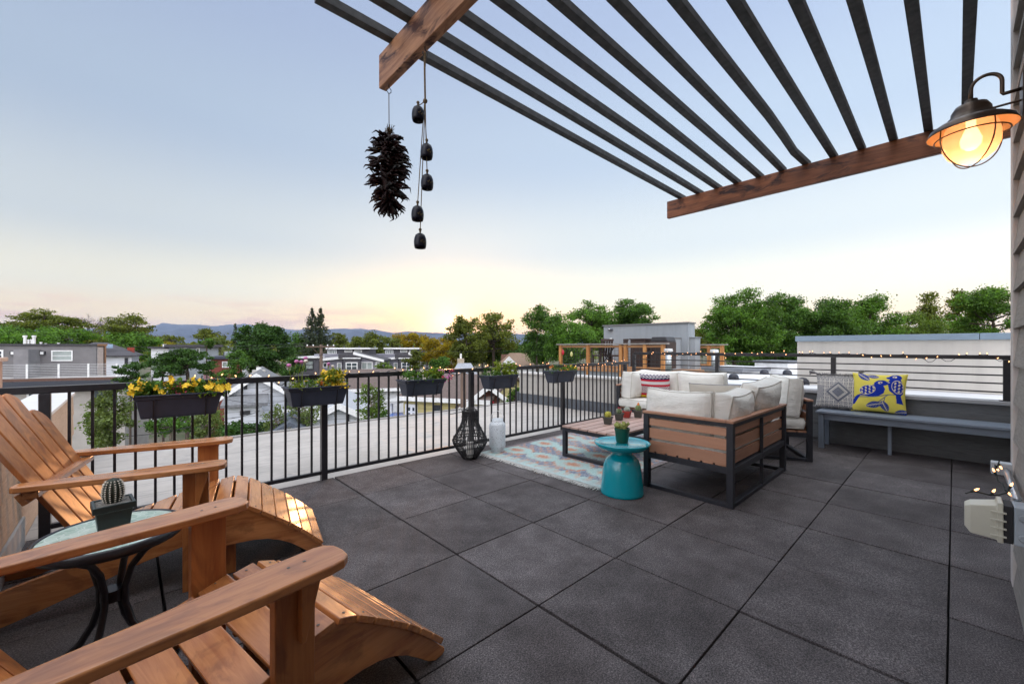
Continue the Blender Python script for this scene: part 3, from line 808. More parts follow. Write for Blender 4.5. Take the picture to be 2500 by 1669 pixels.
    for s in (-1, 1):
        b = MB(); b.prism(foot, lambda u, v, w: (u, w, v), s * .235 - .0125, s * .235 + .0125); b.build('footrest_rail', CHW_X, f, bevel=0.003)
        b = MB(); b.box(.075, .15, s * .208 - .0125, s * .208 + .0125, 0, .18); b.build('footrest_leg', CHW_Z, f, bevel=0.003)
    return t
lounge_chair('reddish wooden adirondack chair with footrest, tall slatted back visible beside the railing', (-1.037, .853, 0), R_(-11.4))
lounge_chair('reddish wooden adirondack chair in the near corner, only its arms, seat and footrest in view', (-1.080, -.432, 0), R_(10.7))

# ------------------------------------------------------------------ bistro table and cactus
def bistro():
    t = thing('bistro_table', 'small round table with a pale green crackled glass mosaic top and bent black legs', 'side table', (-1.3795, .21, 0))
    R = .204; z = .47
    m, tr, p, o = newmat('mosaic_glass')
    vo = tn(tr, 'ShaderNodeTexVoronoi', feature='DISTANCE_TO_EDGE'); vo.inputs['Scale'].default_value = 42
    v2 = tn(tr, 'ShaderNodeTexVoronoi'); v2.inputs['Scale'].default_value = 42
    tr.links.new(tcoord(tr), vo.inputs['Vector']); tr.links.new(tcoord(tr), v2.inputs['Vector'])
    sp = tn(tr, 'ShaderNodeSeparateColor'); tr.links.new(v2.outputs['Color'], sp.inputs[0])
    cc = tramp(tr, sp.outputs[0], [(0.0, (.30, .42, .36)), (.5, (.42, .54, .48)), (1.0, (.52, .62, .56))])
    cc = tmix(tr, tramp(tr, vo.outputs['Distance'], [(0.0, 1.0), (0.05, 0.0)]), cc, (.62, .70, .66))
    tr.links.new(cc, p.inputs['Base Color']); p.inputs['Roughness'].default_value = .12
    b = MB(); b.lathe([(0, z), (R - .012, z), (R - .012, z - .006), (0, z - .006)], 64); b.build('glass_top', m, t)
    b = MB(); b.lathe([(R - .0115, z - .03), (R - .002, z - .03), (R + .003, z - .018), (R + .001, z + .002), (R - .006, z + .005), (R - .0115, z + .001), (R - .0115, z - .03)], 64); b.build('rim', BLK, t, smooth=True)
    for k in range(4):
        a = PI / 4 + k * PI / 2 + .25
        d = Vector((math.cos(a), math.sin(a), 0))
        pr = [(.165, z - .03), (.145, z - .045), (.10, z - .075), (.060, z - .13), (.040, z - .20), (.040, z - .26), (.062, z - .33), (.10, z - .395), (.145, z - .435), (.185, .02), (.20, .012), (.212, .012)]
        b = MB(); b.tube([d * r + Vector((0, 0, q)) for r, q in pr], .0115, 8); b.build('leg', BLK, t, smooth=True)
    b = MB(); b.lathe([(.034, z - .245), (.034, z - .205)], 16); b.build('collar', BLK, t)
bistro()
SPINE = simple('pale_spines', (.62, .58, .50), .8, .2, 40)
def cactus_body(b, r, h, ribs, c=(0, 0, 0), n=None, depth=.16):
    n = n or ribs * 6; vs = []; fs = []; m = 14
    for j in range(m + 1):
        f = j / m; zz = h * f
        rr = r * (min(1, .75 + f * .8) if f < .35 else math.sqrt(max(0, 1 - ((f - .35) / .65) ** 2.6)))
        for k in range(n):
            a = 2 * PI * k / n
            q = rr * (1 + depth * (abs(math.cos(a * ribs / 2)) - .6))
            vs.append((c[0] + q * math.cos(a), c[1] + q * math.sin(a), c[2] + zz))
    for j in range(m):
        for k in range(n): fs.append((j * n + k, j * n + (k + 1) % n, (j + 1) * n + (k + 1) % n, (j + 1) * n + k))
    b.add(vs, fs)
def square_pot(b, w0, w1, h, lip=.006):
    def ring(w, z): return [(-w, -w, z), (w, -w, z), (w, w, z), (-w, w, z)]
    pf = [(w0, 0), (w1 - .002, h * .8), (w1 + lip, h * .8), (w1 + lip, h), (w1 - .004, h), (w1 - .006, h * .85)]
    vs = []; fs = [(3, 2, 1, 0)]
    for w, z in pf: vs += ring(w, z)
    for i in range(len(pf) - 1):
        for k in range(4): fs.append((i * 4 + k, i * 4 + (k + 1) % 4, i * 4 + 4 + (k + 1) % 4, i * 4 + 4 + k))
    b.add(vs, fs)
GRAVEL = simple('pot_gravel', (.33, .31, .28), .9, .6, 160, .9, bdist=.01)
def big_cactus():
    t = thing('potted_cactus', 'ribbed dark cactus with white spines in a square dark green pot on the mosaic table', 'cactus', (-1.377, .178, .4705), .10)
    s = 1.0
    b = MB(); square_pot(b, .038, .050, .118); b.build('pot', simple('green_black_plastic', (.018, .028, .028), .4, .15), t, bevel=.003)
    b = MB(); b.box(-.046, .046, -.046, .046, .095, .114); b.build('gravel', GRAVEL, t, bevel=.004)
    b = MB(); cactus_body(b, .028, .092, 13, (0, .005, .108)); cb = b.build('stem', simple('dark_cactus', (.02, .028, .018), .6, .3, 30), t, smooth=True)
    b = MB(); rng = random.Random(2)
    for k in range(13):
        a = 2 * PI * k / 13
        for j in range(11):
            f = .05 + j * .082; rr = .028 * (min(1, .75 + f * .8) if f < .35 else math.sqrt(max(0, 1 - ((f - .35) / .65) ** 2.6))) * 1.07
            c = Vector((rr * math.cos(a), .005 + rr * math.sin(a), .108 + .092 * f))
            b.sphere(c, .0026, 5, 4)
            for q in range(3):
                d = Vector((math.cos(a) + rng.uniform(-.6, .6), math.sin(a) + rng.uniform(-.6, .6), rng.uniform(-.7, .7))).normalized() * .007
                u = d.orthogonal().normalized() * .0006
                b.add([c - u, c + u, c + d], [(0, 1, 2)])
    b.build('spines', SPINE, cb)
big_cactus()

# ------------------------------------------------------------------ cushions and pillows
def fbm(x, y, s=0): return math.sin(x * 3.1 + s) * .5 + math.sin(y * 4.3 + s * 1.7 + x * 1.3) * .3 + math.sin((x + y) * 7.7 + s * .6) * .2
def cushion(name, label, w, h, t, loc, rz, lean=0.0, seed=0, puff=.04, sag=.02, flat=False, group=None, cat='cushion', roll=0.0):
    T = thing(name, label, cat, loc, group=group)
    T.rotation_euler = (Matrix.Rotation(rz, 3, 'Z') @ Matrix.Rotation(lean, 3, 'X') @ Matrix.Rotation(roll, 3, 'Y')).to_euler()
    n = 22; ed = t * .36
    def pt(u, v, side):
        a = abs(u); c = abs(v); k = 1 - .05 * (a ** 6) * (c ** 6) - .012 * ((a ** 2) * (1 - c ** 2) + (c ** 2) * (1 - a ** 2)) * 0
        cor = 1.0 - .035 * (a * c) ** 5
        x = u * w / 2 * cor * (1 - .025 * (1 - v * v)) ; z = v * h / 2 * cor * (1 - .03 * (1 - u * u))
        if v > 0: z -= sag * (1 - u * u) * v
        r = (1 - a ** 2.4) ** .55 * (1 - c ** 2.4) ** .55
        y = side * (ed + puff * r)
        wr = .007 * fbm(u * 3, v * 3, seed) * r + .004 * math.sin(u * 7 + v * 11 * math.sin(seed) + seed * 2) * r * (1 - r)
        edge = max(a, c)
        wr += .0035 * math.sin((u * 19 if c > a else v * 23) + seed) * max(0, edge - .55) * 2 * (1 - edge ** 8)
        return Vector((x, y + wr * side, z + h / 2))
    b = MB()
    for side in (-1, 1):
        rows = [[pt(-1 + 2 * i / n, -1 + 2 * j / n, side) for i in range(n + 1)] for j in range(n + 1)]
        if side > 0: rows = [r[::-1] for r in rows]
        b.grid(rows, n, n)
    per = [(-1 + 2 * i / n, -1) for i in range(n)] + [(1, -1 + 2 * i / n) for i in range(n)] + [(1 - 2 * i / n, 1) for i in range(n)] + [(-1, 1 - 2 * i / n) for i in range(n)]
    m = len(per); vs = []; fs = []; K = 6
    cen = Vector((0, 0, h / 2)); rg = random.Random(seed)
    wv = [rg.uniform(-1, 1) for _ in per]
    for k in range(K + 1):
        f = -1 + 2 * k / K
        for i, (u, v) in enumerate(per):
            a = pt(u, v, -1); c = pt(u, v, 1); q = a.lerp(c, (f + 1) / 2)
            d = (q - cen); d.y = 0; d.normalize()
            vs.append(q + d * (.012 * (1 - f * f) + .004 * wv[i] * (1 - f * f)))
    for k in range(K):
        for i in range(m): fs.append((k * m + i, k * m + (i + 1) % m, (k + 1) * m + (i + 1) % m, (k + 1) * m + i))
    b.add(vs, fs)
    b.build('cover', CREAM, T, smooth=True)
    for side in (-1, 1):
        b = MB(); pts = [pt(u, v, side) + Vector((0, side * .001, 0)) for u, v in per]; pts.append(pts[0])
        b.tube(pts, .0048, 6, cap=False); b.build('piping', PIPING, T, smooth=True)
    return T
def pillow(name, label, w, h, t, loc, rz, lean, fn, seed=0, n=110, cat='pillow', roll=0.0, ret=False, pin=.05):
    T = thing(name, label, cat, loc)
    T.rotation_euler = (Matrix.Rotation(rz, 3, 'Z') @ Matrix.Rotation(lean, 3, 'X') @ Matrix.Rotation(roll, 3, 'Y')).to_euler()
    def pt(u, v, side):
        a = abs(u); c = abs(v)
        x = u * w / 2 * (1 - pin * (1 - v * v)); z = v * h / 2 * (1 - pin * (1 - u * u))
        r = ((1 - u * u) * (1 - v * v)) ** .42
        y = side * (t / 2 * r) + .004 * fbm(u * 2.5, v * 2.5, seed) * r
        y += .006 * math.sin(u * 6 + v * 9 + seed) * (1 - r) * r * side
        return Vector((x, y, z + h / 2))
    b = MB(); cols = []
    for side in (-1, 1):
        rows = [[pt(-1 + 2 * i / n, -1 + 2 * j / n, side) for i in range(n + 1)] for j in range(n + 1)]
        b.grid(rows, n, n)
        for j in range(n + 1):
            for i in range(n + 1):
                u = i / n
                cols.append((*fn(u, j / n), 1))
    o = b.build('cover', colmat(name + '_cloth'), T, smooth=True, cols=cols)
    return (T, pt) if ret else T

# ------------------------------------------------------------------ sofas
def sofa(label, loc, rz, Ln, D, arms=(0, 0), H=.60, mid=True):
    t = thing('sofa', label, 'sofa', loc, rz, 'black framed sofa units with wood slat backs')
    p = .045
    b = MB(); hz = [0]
    for x in (0, Ln - p):
        hf = H if (arms[0] if x == 0 else arms[1]) else .29
        b.box(x, x + p, 0, p, 0, H); b.box(x, x + p, D - p, D, 0, hf)
        b.box(x + .003, x + p - .003, p, D - p, 0, .03)                  # floor rail
        b.box(x + .003, x + p - .003, p, D - p, .24, .285)
        if hf == H: b.box(x + .003, x + p - .003, p, D - p, H - .03, H - .001)
    b.box(p, Ln - p, .003, p - .003, 0.001, .031); b.box(p, Ln - p, .003, p - .003, .24, .285); b.box(p, Ln - p, .003, p - .003, H - .03, H - .001)
    b.box(p, Ln - p, D - p + .003, D - .003, .24, .285)
    if mid: b.box(Ln / 2 - .011, Ln / 2 + .011, .002, .024, .031, H - .03)
    b.build('frame', BLKF, t, bevel=.002)
    # back panel
    b = MB(); zz = [(.298, .380), (.402, .482), (.504, .562)]
    for z0, z1 in zz: b.box(p + .002, Ln - p - .002, .026, .044, z0, z1)
    b.build('back_panel', PLASW_X, t, bevel=.002)
    caps = MB(); caps.box(-.004, Ln + .004, -.004, p + .004, H, H + .018); c = caps.build('top_cap', PLASW_X, t, bevel=.002)
    for s, a in ((0, arms[0]), (1, arms[1])):
        if not a: continue
        x = 0 if s == 0 else Ln - p
        b = MB()
        for z0, z1 in zz: b.box(x + .012, x + .030, p + .002, D - p - .002, z0, z1)
        b.build('arm_panel', PLASW_Y, t, bevel=.002)
        b = MB(); b.box(x - .004, x + p + .004, p + .006, D + .004, H, H + .018); b.build('arm_cap', PLASW_Y, t, bevel=.002)
    b = MB(); k = 0; y = .05
    while y < D - .02:
        b.box(.012, Ln - .012, y, min(y + .075, D + .004), .286, .302); y += .09
    b.build('seat_slats', PLASW_X, t, bevel=.002)
    return t
sofa('near sofa showing its wood slat back and side beside the turquoise stool', (1.80, -.80, 0), 0, 1.36, .68, (1, 0))
sofa('far sofa along the bar railing holding the red striped pillow', (4.50, .11, 0), R_(90), 1.29, .70, (0, 1))
sofa('single armless sofa unit turned at an angle beside the grey bench', (3.69, -.90, 0), R_(30), .70, .68, (0, 0), mid=False)
SG = 'loose cream seat cushions'; BG = 'loose cream back cushions'
def seatc(label, loc, rz, w, d): return cushion('seat_cushion', label, w, d, .13, loc, rz, R_(-90), len(label) * .1, .012, 0, group=SG)
seatc('cream seat cushion on the near sofa', (2.49, -.755, .372), 0, 1.28, .66)
seatc('cream seat cushion on the far sofa', (4.455, .75, .372), R_(90), 1.22, .68)
seatc('cream seat cushion on the angled armless unit', (3.69 + .34 * math.cos(R_(30)) - .03, -.90 + .34 * math.sin(R_(30)) + .05, .372), R_(30), .66, .62)
def backc(label, loc, rz, w, h, t, lean, seed, roll=0.0, sag=.03): return cushion('back_cushion', label, w, h, t, loc, rz, lean, seed, .072, sag * .6, group=BG, roll=roll)
backc('cream back cushion standing against the side arm of the near sofa, next to the stool', (1.945, -.35, .43), R_(90), .53, .37, .13, R_(4), 1.3, sag=.035)
backc('cream box cushion on the near sofa with its piped narrow end towards the viewer', (2.25, -.60, .43), R_(4), .60, .365, .17, R_(10), 2.1, 0)
backc('cream cushion farther along the near sofa back, slumped over the rail', (2.86, -.60, .43), R_(-2), .58, .42, .17, R_(14), 3.7, R_(-3))
backc('cream back cushion at the left end of the far sofa beside the red striped pillow', (4.10, 1.27, .43), R_(180), .52, .37, .19, R_(-4), 4.4)
backc('cream back cushion on the far sofa behind the red striped pillow', (4.36, 1.0, .43), R_(90), .58, .38, .18, R_(-10), 5.2)
backc('wide cream back cushion at the middle of the far sofa', (4.36, .42, .43), R_(90), .60, .385, .18, R_(-10), 6.6)
backc('cream back cushion seen edge on, against the slats of the angled armless unit', (3.69 + .34 * math.cos(R_(30)) - .06 - .04, -.90 + .34 * math.sin(R_(30)) + .14, .43), R_(30), .62, .40, .16, R_(5), 7.9)

def lerpc(a, b, f): return tuple(x + (y - x) * f for x, y in zip(a, b))
NAV = (.014, .018, .07); RED = (.48, .02, .04); WHT = (.66, .62, .62); YEL = (.62, .42, .03); MAR = (.13, .015, .03)
def red_stripes(u, v):
    if v < .14: return YEL
    if v < .24: return RED
    if v < .56:
        a = abs(((u * 5.0) % 1) - .5) * 2; c = abs((v - .40) / .16); d = a * .9 + c * .9
        return MAR if int(d * 5.0) % 2 == 0 else WHT
    if v < .64: return RED
    if v < .76: return WHT
    if v < .83: return RED
    if v > .88 and (math.sin(u * 62 + math.sin(v * 90) * 2) > .2): return WHT
    return NAV
pillow('throw_pillow', 'throw pillow striped red, white and navy with a diamond band, on the far sofa', .47, .35, .15, (4.12, .985, .43), R_(97), R_(-14), red_stripes, 2)
def beige_stripes(u, v):
    if v > .97: return (.10, .105, .12)
    if v > .95: return (.42, .39, .36)
    return (.47, .43, .37)
tp, ptf = pillow('throw_pillow', 'beige pillow with a dark woven edge lying on the near sofa behind the cushions', .50, .36, .15, (2.86, -.30, .43), R_(-70), R_(-12), beige_stripes, 3, 60, ret=True)
TAS = simple('grey_yarn', (.20, .195, .20), .95, .5, 90, .4)
def tassel(parent, c, d, ln, r, seed, n=26):
    rng = random.Random(seed); b = MB(); c = Vector(c); d = Vector(d).normalized()
    for k in range(n):
        e = (d + Vector((rng.gauss(0, .33), rng.gauss(0, .33), rng.gauss(0, .33)))).normalized()
        b.tube([c, c + d * ln * .35 + e * r * .6, c + (d * .5 + e * .5) * ln * rng.uniform(.8, 1.1) + Vector((0, 0, -ln * .15))], [.003, .0035, .0025], 4)
    b.sphere(c + d * .008, .012, 8, 6)
    b.build('tassel', TAS, parent)

# ------------------------------------------------------------------ rug
def rug():
    X0, X1, Y0, Y1 = 1.475, 3.75, .06, 1.60
    t = thing('area_rug', 'faded blue, aqua and rust patterned rug with white fringe under the slatted table', 'rug', (X0, Y0, .0))
    nx, ny = 300, 200
    AQ = (.44, .66, .64); AQ2 = (.52, .72, .72); RU = (.60, .24, .12); NV = (.12, .18, .30); GY = (.33, .34, .38); CR = (.58, .50, .42)
    rs = np.random.RandomState(8); nz = rs.rand(ny + 1, nx + 1); st = rs.rand(ny + 1, 40)
    b = MB(); rows = []; cols = []
    for j in range(ny + 1):
        row = []
        for i in range(nx + 1):
            x = (X1 - X0) * i / nx; y = (Y1 - Y0) * j / ny
            row.append((x, y, .010 + .0012 * math.sin(x * 9 + y * 4)))
            jx = (st[j, int(i * 39 / nx)] - .5) * .05
            xx = x + jx; yy = y + (nz[j, i] - .5) * .006
            e = min(yy, Y1 - Y0 - yy); c = GY
            if xx < .05 or xx > X1 - X0 - .05: c = AQ2
            elif xx < .13: c = AQ if math.sin(yy * 55) > -.1 else CR
            elif e < .05: c = (.22, .17, .18)
            else:
                cell = .46; gx = ((xx - .13) / cell); gy = yy / .385
                fx = abs((gx % 1) - .5) * 2; fy = abs((gy % 1) - .5) * 2
                hx = max(fx * 1.15, fx * .7 + fy * .55)
                if hx < .22: c = RU
                elif hx < .34: c = CR
                elif hx < .70: c = AQ
                elif hx < .80: c = RU if (int(gx) + int(gy)) % 2 else NV
                else:
                    k = math.sin(gx * 25) * math.sin(gy * 19)
                    c = NV if k > .15 else (RU if k < -.45 else GY)
                stp = math.sin(yy * 150)
                if hx < .70 and hx > .64 and stp > 0: c = CR
            f = .25 + .4 * max(0, math.sin(x * 5.1 + math.sin(y * 7) * 2) * math.sin(y * 6.3 + 1)) + .22 * nz[j, i]
            c = lerpc(c, (.48, .47, .46), min(.6, f * .7))
            q = .82 + .28 * nz[j, i]
            cols.append((c[0] * q, c[1] * q, c[2] * q, 1))
        rows.append(row)
    b.grid(rows, nx, ny)
    o = b.build('weave', colmat('rug_weave', .95, .6, 320, .1, .35), t, smooth=True, cols=cols)
    b = MB(); b.box(0, X1 - X0, 0, Y1 - Y0, .001, .0085); b.build('backing', simple('rug_backing', (.35, .33, .30), .95), t)
    rng = random.Random(4); b = MB()
    for s, xb in ((-1, 0), (1, X1 - X0)):
        n = 420
        for k in range(n):
            y = (Y1 - Y0) * (k + rng.random()) / n; ln = rng.uniform(.045, .085); dy = rng.gauss(0, .012)
            b.tube([(xb - s * -.0, y, .008), (xb + s * ln * .5, y + dy * .4 + rng.gauss(0, .004), .010 + rng.random() * .008), (xb + s * ln, y + dy, .004 + rng.random() * .004)], .0024, 3, cap=False)
    b.build('fringe', simple('fringe_cotton', (.72, .72, .70), .95, .15, 40), t)
rug()

# ------------------------------------------------------------------ slatted low table and small cacti
def low_table():
    X0, X1, Y0, Y1, H = 2.0, 3.32, .26, .90, .33
    t = thing('coffee_table', 'low slatted wood table on a black metal frame over the rug', 'coffee table', (X0, Y0, .011))
    W = X1 - X0; D = Y1 - Y0; H -= .011
    b = MB(); n = 6; pw = (D + .01) / n
    for k in range(n): b.box(-.006, W + .006, k * pw, (k + 1) * pw - .012, H - .018, H)
    b.build('top', TABW, t, bevel=.002)
    b = MB(); p = .042
    for x in (0, W - p):
        for y in (0, D - p): b.box(x, x + p, y, y + p, 0, H - .0185)
        b.box(x + .002, x + p - .002, p, D - p, .001, .032); b.box(x + .002, x + p - .002, p, D - p, H - .058, H - .020)
    for y in (0, D - p): b.box(p, W - p, y + .002, y + p - .002, H - .058, H - .020)
    b.build('frame', BLKF, t, bevel=.002)
low_table()
def small_cactus(label, loc, kind, potc, s=1.0, rz=0.3):
    t = thing('potted_cactus', label, 'cactus', loc, rz, 'little cacti on the low slatted table')
    b = MB(); square_pot(b, .026 * s, .034 * s, .062 * s, .003); b.build('pot', potc, t, bevel=.002)
    b = MB(); b.box(-.031 * s, .031 * s, -.031 * s, .031 * s, .05 * s, .058 * s); b.build('soil', SOIL, t)
    g = {'gold': (.42, .40, .06), 'green': (.10, .15, .06), 'white': (.34, .38, .32), 'tall': (.16, .22, .08)}[kind]
    body = simple('cactus_' + kind, g, .8, .35, 120, .8)
    b = MB(); cactus_body(b, .024 * s, (.050 if kind != 'white' else .042) * s, 13, (0, 0, .056 * s), 52); st = b.build('stem', body, t, smooth=True)
    rng = random.Random(loc[0]); b = MB()
    col = {'gold': simple('gold_spine', (.70, .62, .12), .8), 'green': SPINE, 'white': simple('white_spine', (.66, .68, .66), .8), 'tall': SPINE}[kind]
    for k in range(160):
        a = rng.uniform(0, 2 * PI); f = rng.uniform(.05, 1)
        rr = .024 * s * (min(1, .75 + f * .8) if f < .35 else math.sqrt(max(0, 1 - ((f - .35) / .65) ** 2.6)))
        c = Vector((rr * math.cos(a), rr * math.sin(a), .056 * s + (.050 if kind != 'white' else .042) * s * f)); d = Vector((math.cos(a), math.sin(a), rng.uniform(-.2, .9))).normalized() * .009 * s; u = d.orthogonal().normalized() * .0009
        b.add([c - u, c + u, c + d], [(0, 1, 2)])
    b.build('spines', col, st)
    if kind in ('green', 'tall'):
        b = MB()
        fc = PET_R if kind == 'green' else PET_O
        if kind == 'tall': b.lathe([(.012 * s, .104 * s), (.010 * s, .112 * s), (.004 * s, .124 * s), (0, .130 * s)], 10)
        else:
            for k in range(9): flower_mb(b, (rng.uniform(-.018, .018) * s, rng.uniform(-.018, .018) * s, (.104 + rng.uniform(-.008, .008)) * s), .008 * s, rng)
        b.build('blossom', fc if kind == 'tall' else simple('red_blossom', (.55, .05, .10), .7), t)
    return t
PG = simple('grey_pot', (.055, .055, .045), .6, .2, 30); PRD = simple('red_pot', (.32, .035, .025), .5, .1, 20)
small_cactus('round golden cactus in a grey pot, alone near the front edge of the low table', (2.412, .621, .3315), 'gold', PG, 1.25)
small_cactus('green cactus with red blossoms in a grey pot on the low table', (2.70, .665, .3315), 'green', PG, 1.25)
small_cactus('white fuzzy cactus in a red pot on the low table', (2.92, .70, .3315), 'white', PRD, 1.25)
small_cactus('cactus with an orange tip in a grey pot beside the near sofa arm', (3.03, .62, .3315), 'tall', PG, 1.35)

# ------------------------------------------------------------------ turquoise stool table
TEAL = simple('turquoise_enamel', (.0, .29, .36), .16, .04, 3, spec=.6, coat=.4)
def teal():
    t = thing('side_table', 'glossy turquoise metal drum stool with a tray top beside the near sofa', 'side table', (1.528, -.088, 0))
    b = MB(); b.lathe([(.160, .0), (.166, .004), (.165, .02), (.158, .09), (.148, .17), (.139, .225), (.125, .262), (.100, .288), (.078, .305), (.072, .320), (.080, .335)], 56); b.build('base', TEAL, t, smooth=True)
    b = MB(); b.lathe([(.08, .334), (.13, .340), (.178, .352), (.204, .372), (.213, .392), (.2125, .398), (.207, .399), (.202, .393), (.190, .388), (.0, .386)], 64); tp_ = b.build('tray', TEAL, t, smooth=True)
    b = MB()
    for ring_, n in ((.172, 44), (.155, 36)):
        for k in range(n):
            a = 2 * PI * k / n; c = Vector((ring_ * math.cos(a), ring_ * math.sin(a), .3885))
            rr = .0055 if k % 2 else .0035
            b.add([c + Vector((rr * math.cos(q * PI / 4), rr * math.sin(q * PI / 4), 0)) for q in range(8)], [tuple(range(8))])
    for k in range(10):
        a = 2 * PI * k / 10; c = Vector((.055 * math.cos(a), .055 * math.sin(a), .3885))
        b.add([c + Vector((.004 * math.cos(q * PI / 4), .004 * math.sin(q * PI / 4), 0)) for q in range(8)], [tuple(range(8))])
    b.build('perforations', simple('perforation_dark', (.004, .03, .04), .5), tp_)
teal()
def green_pot():
    t = thing('potted_succulent', 'yellow green succulent in a round green plastic pot on the turquoise stool', 'succulent', (1.552, -.075, .3895), .4)
    b = MB(); b.lathe([(.044, 0), (.046, .004), (.056, .095), (.060, .096), (.060, .112), (.054, .112), (.052, .095), (0, .094)], 28)
    b.build('pot', simple('green_plastic', (.008, .075, .045), .35, .15, 9), t, smooth=True, auto=40)
    b = MB(); b.lathe([(0.0, .100), (.052, .098)], 20); b.build('soil', SOIL, t)
    rng = random.Random(6); b = MB()
    for k in range(9):
        a = rng.uniform(0, 2 * PI); c = Vector((.02 * math.cos(a), .02 * math.sin(a), .10)); e = c + Vector((rng.uniform(-.075, .075), rng.uniform(-.06, .06), rng.uniform(.02, .055)))
        d = (e - c).normalized(); u = d.orthogonal().normalized(); w = d.cross(u)
        for j in range(22):
            f = j / 21; q = c.lerp(e, f); an = j * 2.4
            o = (u * math.cos(an) + w * math.sin(an)) * .75 + d * .6
            b.sphere(q + o.normalized() * .009, .0065, 6, 4, sc_=(1, 1, 1.3))
    b.build('leaves', leafmat('succulent_leaf', (.38, .42, .13), .35, .15), t, smooth=True)
green_pot()

# ------------------------------------------------------------------ lanterns
def wicker():
    t = thing('wicker_lantern', 'black open wicker lantern with a white candle by the railing', 'lantern', (1.262, 1.51, 0))
    prof = [(.070, .0), (.10, .045), (.140, .10), (.172, .16), (.178, .185), (.168, .215), (.135, .275), (.105, .33), (.086, .38), (.080, .43), (.080, .49)]
    rng = random.Random(3); b = MB(); n = 58
    for k in range(n):
        a = 2 * PI * k / n + rng.uniform(-.02, .02)
        b.tube([(r * math.cos(a + .04 * math.sin(z * 9 + k)), r * math.sin(a + .04 * math.sin(z * 9 + k)), z) for r, z in prof], .0031, 5)
    for r, z in ((.070, .004), (.10, .05), (.158, .13), (.178, .185), (.168, .215), (.118, .305), (.082, .42), (.081, .487)):
        for q in range(2):
            pts = [((r + .003) * math.cos(a), (r + .003) * math.sin(a), z + q * .008 + .003 * math.sin(a * 3 + q)) for a in [2 * PI * i / 40 for i in range(41)]]
            b.tube(pts, .0032, 5, cap=False)
    b.build('cage', simple('black_wicker', (.014, .013, .015), .6, .4, 60), t)
    b = MB(); b.lathe([(.0, .003), (.072, .003), (.072, .012), (0, .012)], 24); b.build('base', BLK, t)
    b = MB(); b.tube([(-.082, 0, .487), (-.12, .04, .478), (-.17, .06, .470), (-.22, .055, .468)], .0035, 6); b.tube([(.082, 0, .489), (.10, .05, .50), (.06, .10, .505), (.0, .085, .495)], .0035, 6); b.build('handle', BLK, t)
    c = thing('candle', 'white pillar candle standing inside the black wicker lantern', 'candle', (1.262, 1.51, .0125))
    b = MB(); b.lathe([(.030, 0), (.036, .004), (.036, .155), (.031, .160), (0, .152)], 24); b.build('wax', simple('candle_wax', (.78, .76, .72), .5, .03, 9), c, smooth=True, auto=40)
    b = MB(); b.tube([(0, 0, .15), (.002, 0, .168)], .0012, 5); b.build('wick', BLK, c)
wicker()
def white_lantern():
    t = thing('white_lantern', 'white punched metal lantern with a wire handle, at the corner of the rug', 'lantern', (1.63, 1.50, .012), YAW - PI / 2)
    m, tr, p, o = newmat('punched_white_metal')
    vo = tn(tr, 'ShaderNodeTexVoronoi'); vo.inputs['Scale'].default_value = 75; tr.links.new(tcoord(tr, (1, 1, .8)), vo.inputs['Vector'])
    f = tramp(tr, vo.outputs['Distance'], [(.20, 1.0), (.27, 0.0)])
    msk = tnoise(tr, tcoord(tr), 14, 2)
    f = tmath(tr, 'MULTIPLY', f, tramp(tr, msk, [(.42, 0.0), (.5, 1.0)]))
    tr.links.new(tmix(tr, f, (.66, .71, .75), (.16, .18, .21)), p.inputs['Base Color']); p.inputs['Roughness'].default_value = .5
    b = MB(); b.lathe([(.066, 0), (.068, .004), (.066, .030), (.083, .048), (.088, .070), (.088, .285), (.082, .305), (.064, .322), (.060, .328), (.060, .352), (.056, .352), (.055, .325), (.05, .3)], 40); b.build('body', m, t, smooth=True)
    b = MB(); b.tube([(-.062, 0, .34), (-.066, 0, .38), (-.050, 0, .42), (0, 0, .44), (.050, 0, .42), (.066, 0, .38), (.062, 0, .34)], .0032, 6); b.build('handle', WHITEP, t, smooth=True)
white_lantern()

# ------------------------------------------------------------------ grey bench and its pillows
def bench():
    t = thing('bench', 'long grey painted wood bench under the bar railing with two pillows on it', 'bench', (4.45, -.78, 0))
    Ln = 1.52; W = .38
    b = MB()
    for k in range(3): b.box(k * .128, k * .128 + .124, -Ln, 0, .395, .42)
    b.build('seat', BENW, t, bevel=.003)
    b = MB(); b.box(.03, .052, -Ln + .075, -.075, .325, .394); b.box(W - .05, W - .028, -Ln + .075, -.075, .325, .394); b.box(.054, W - .052, -.068, -.046, .325, .394); b.box(.054, W - .052, -Ln + .046, -Ln + .068, .325, .394)
    b.build('apron', BENW, t, bevel=.002)
    lm = wood('grey_bench_leg', (0.16, 0.195, 0.245), (0.235, 0.275, 0.335), 2, 0.45, 2.0)
    for x in (.02, W - .075):
        for y in (-.072, -Ln + .022):
            b = MB(); b.box(x, x + .05, y, y + .05, 0, .394); b.build('leg', lm, t, bevel=.002)
    b = MB(); b.box(.17, .20, -.62, -.59, .0, .394); b.build('leg', lm, t, bevel=.002)
bench()
IV = (.66, .63, .58); SL = (.165, .175, .215); SL2 = (.22, .23, .26)
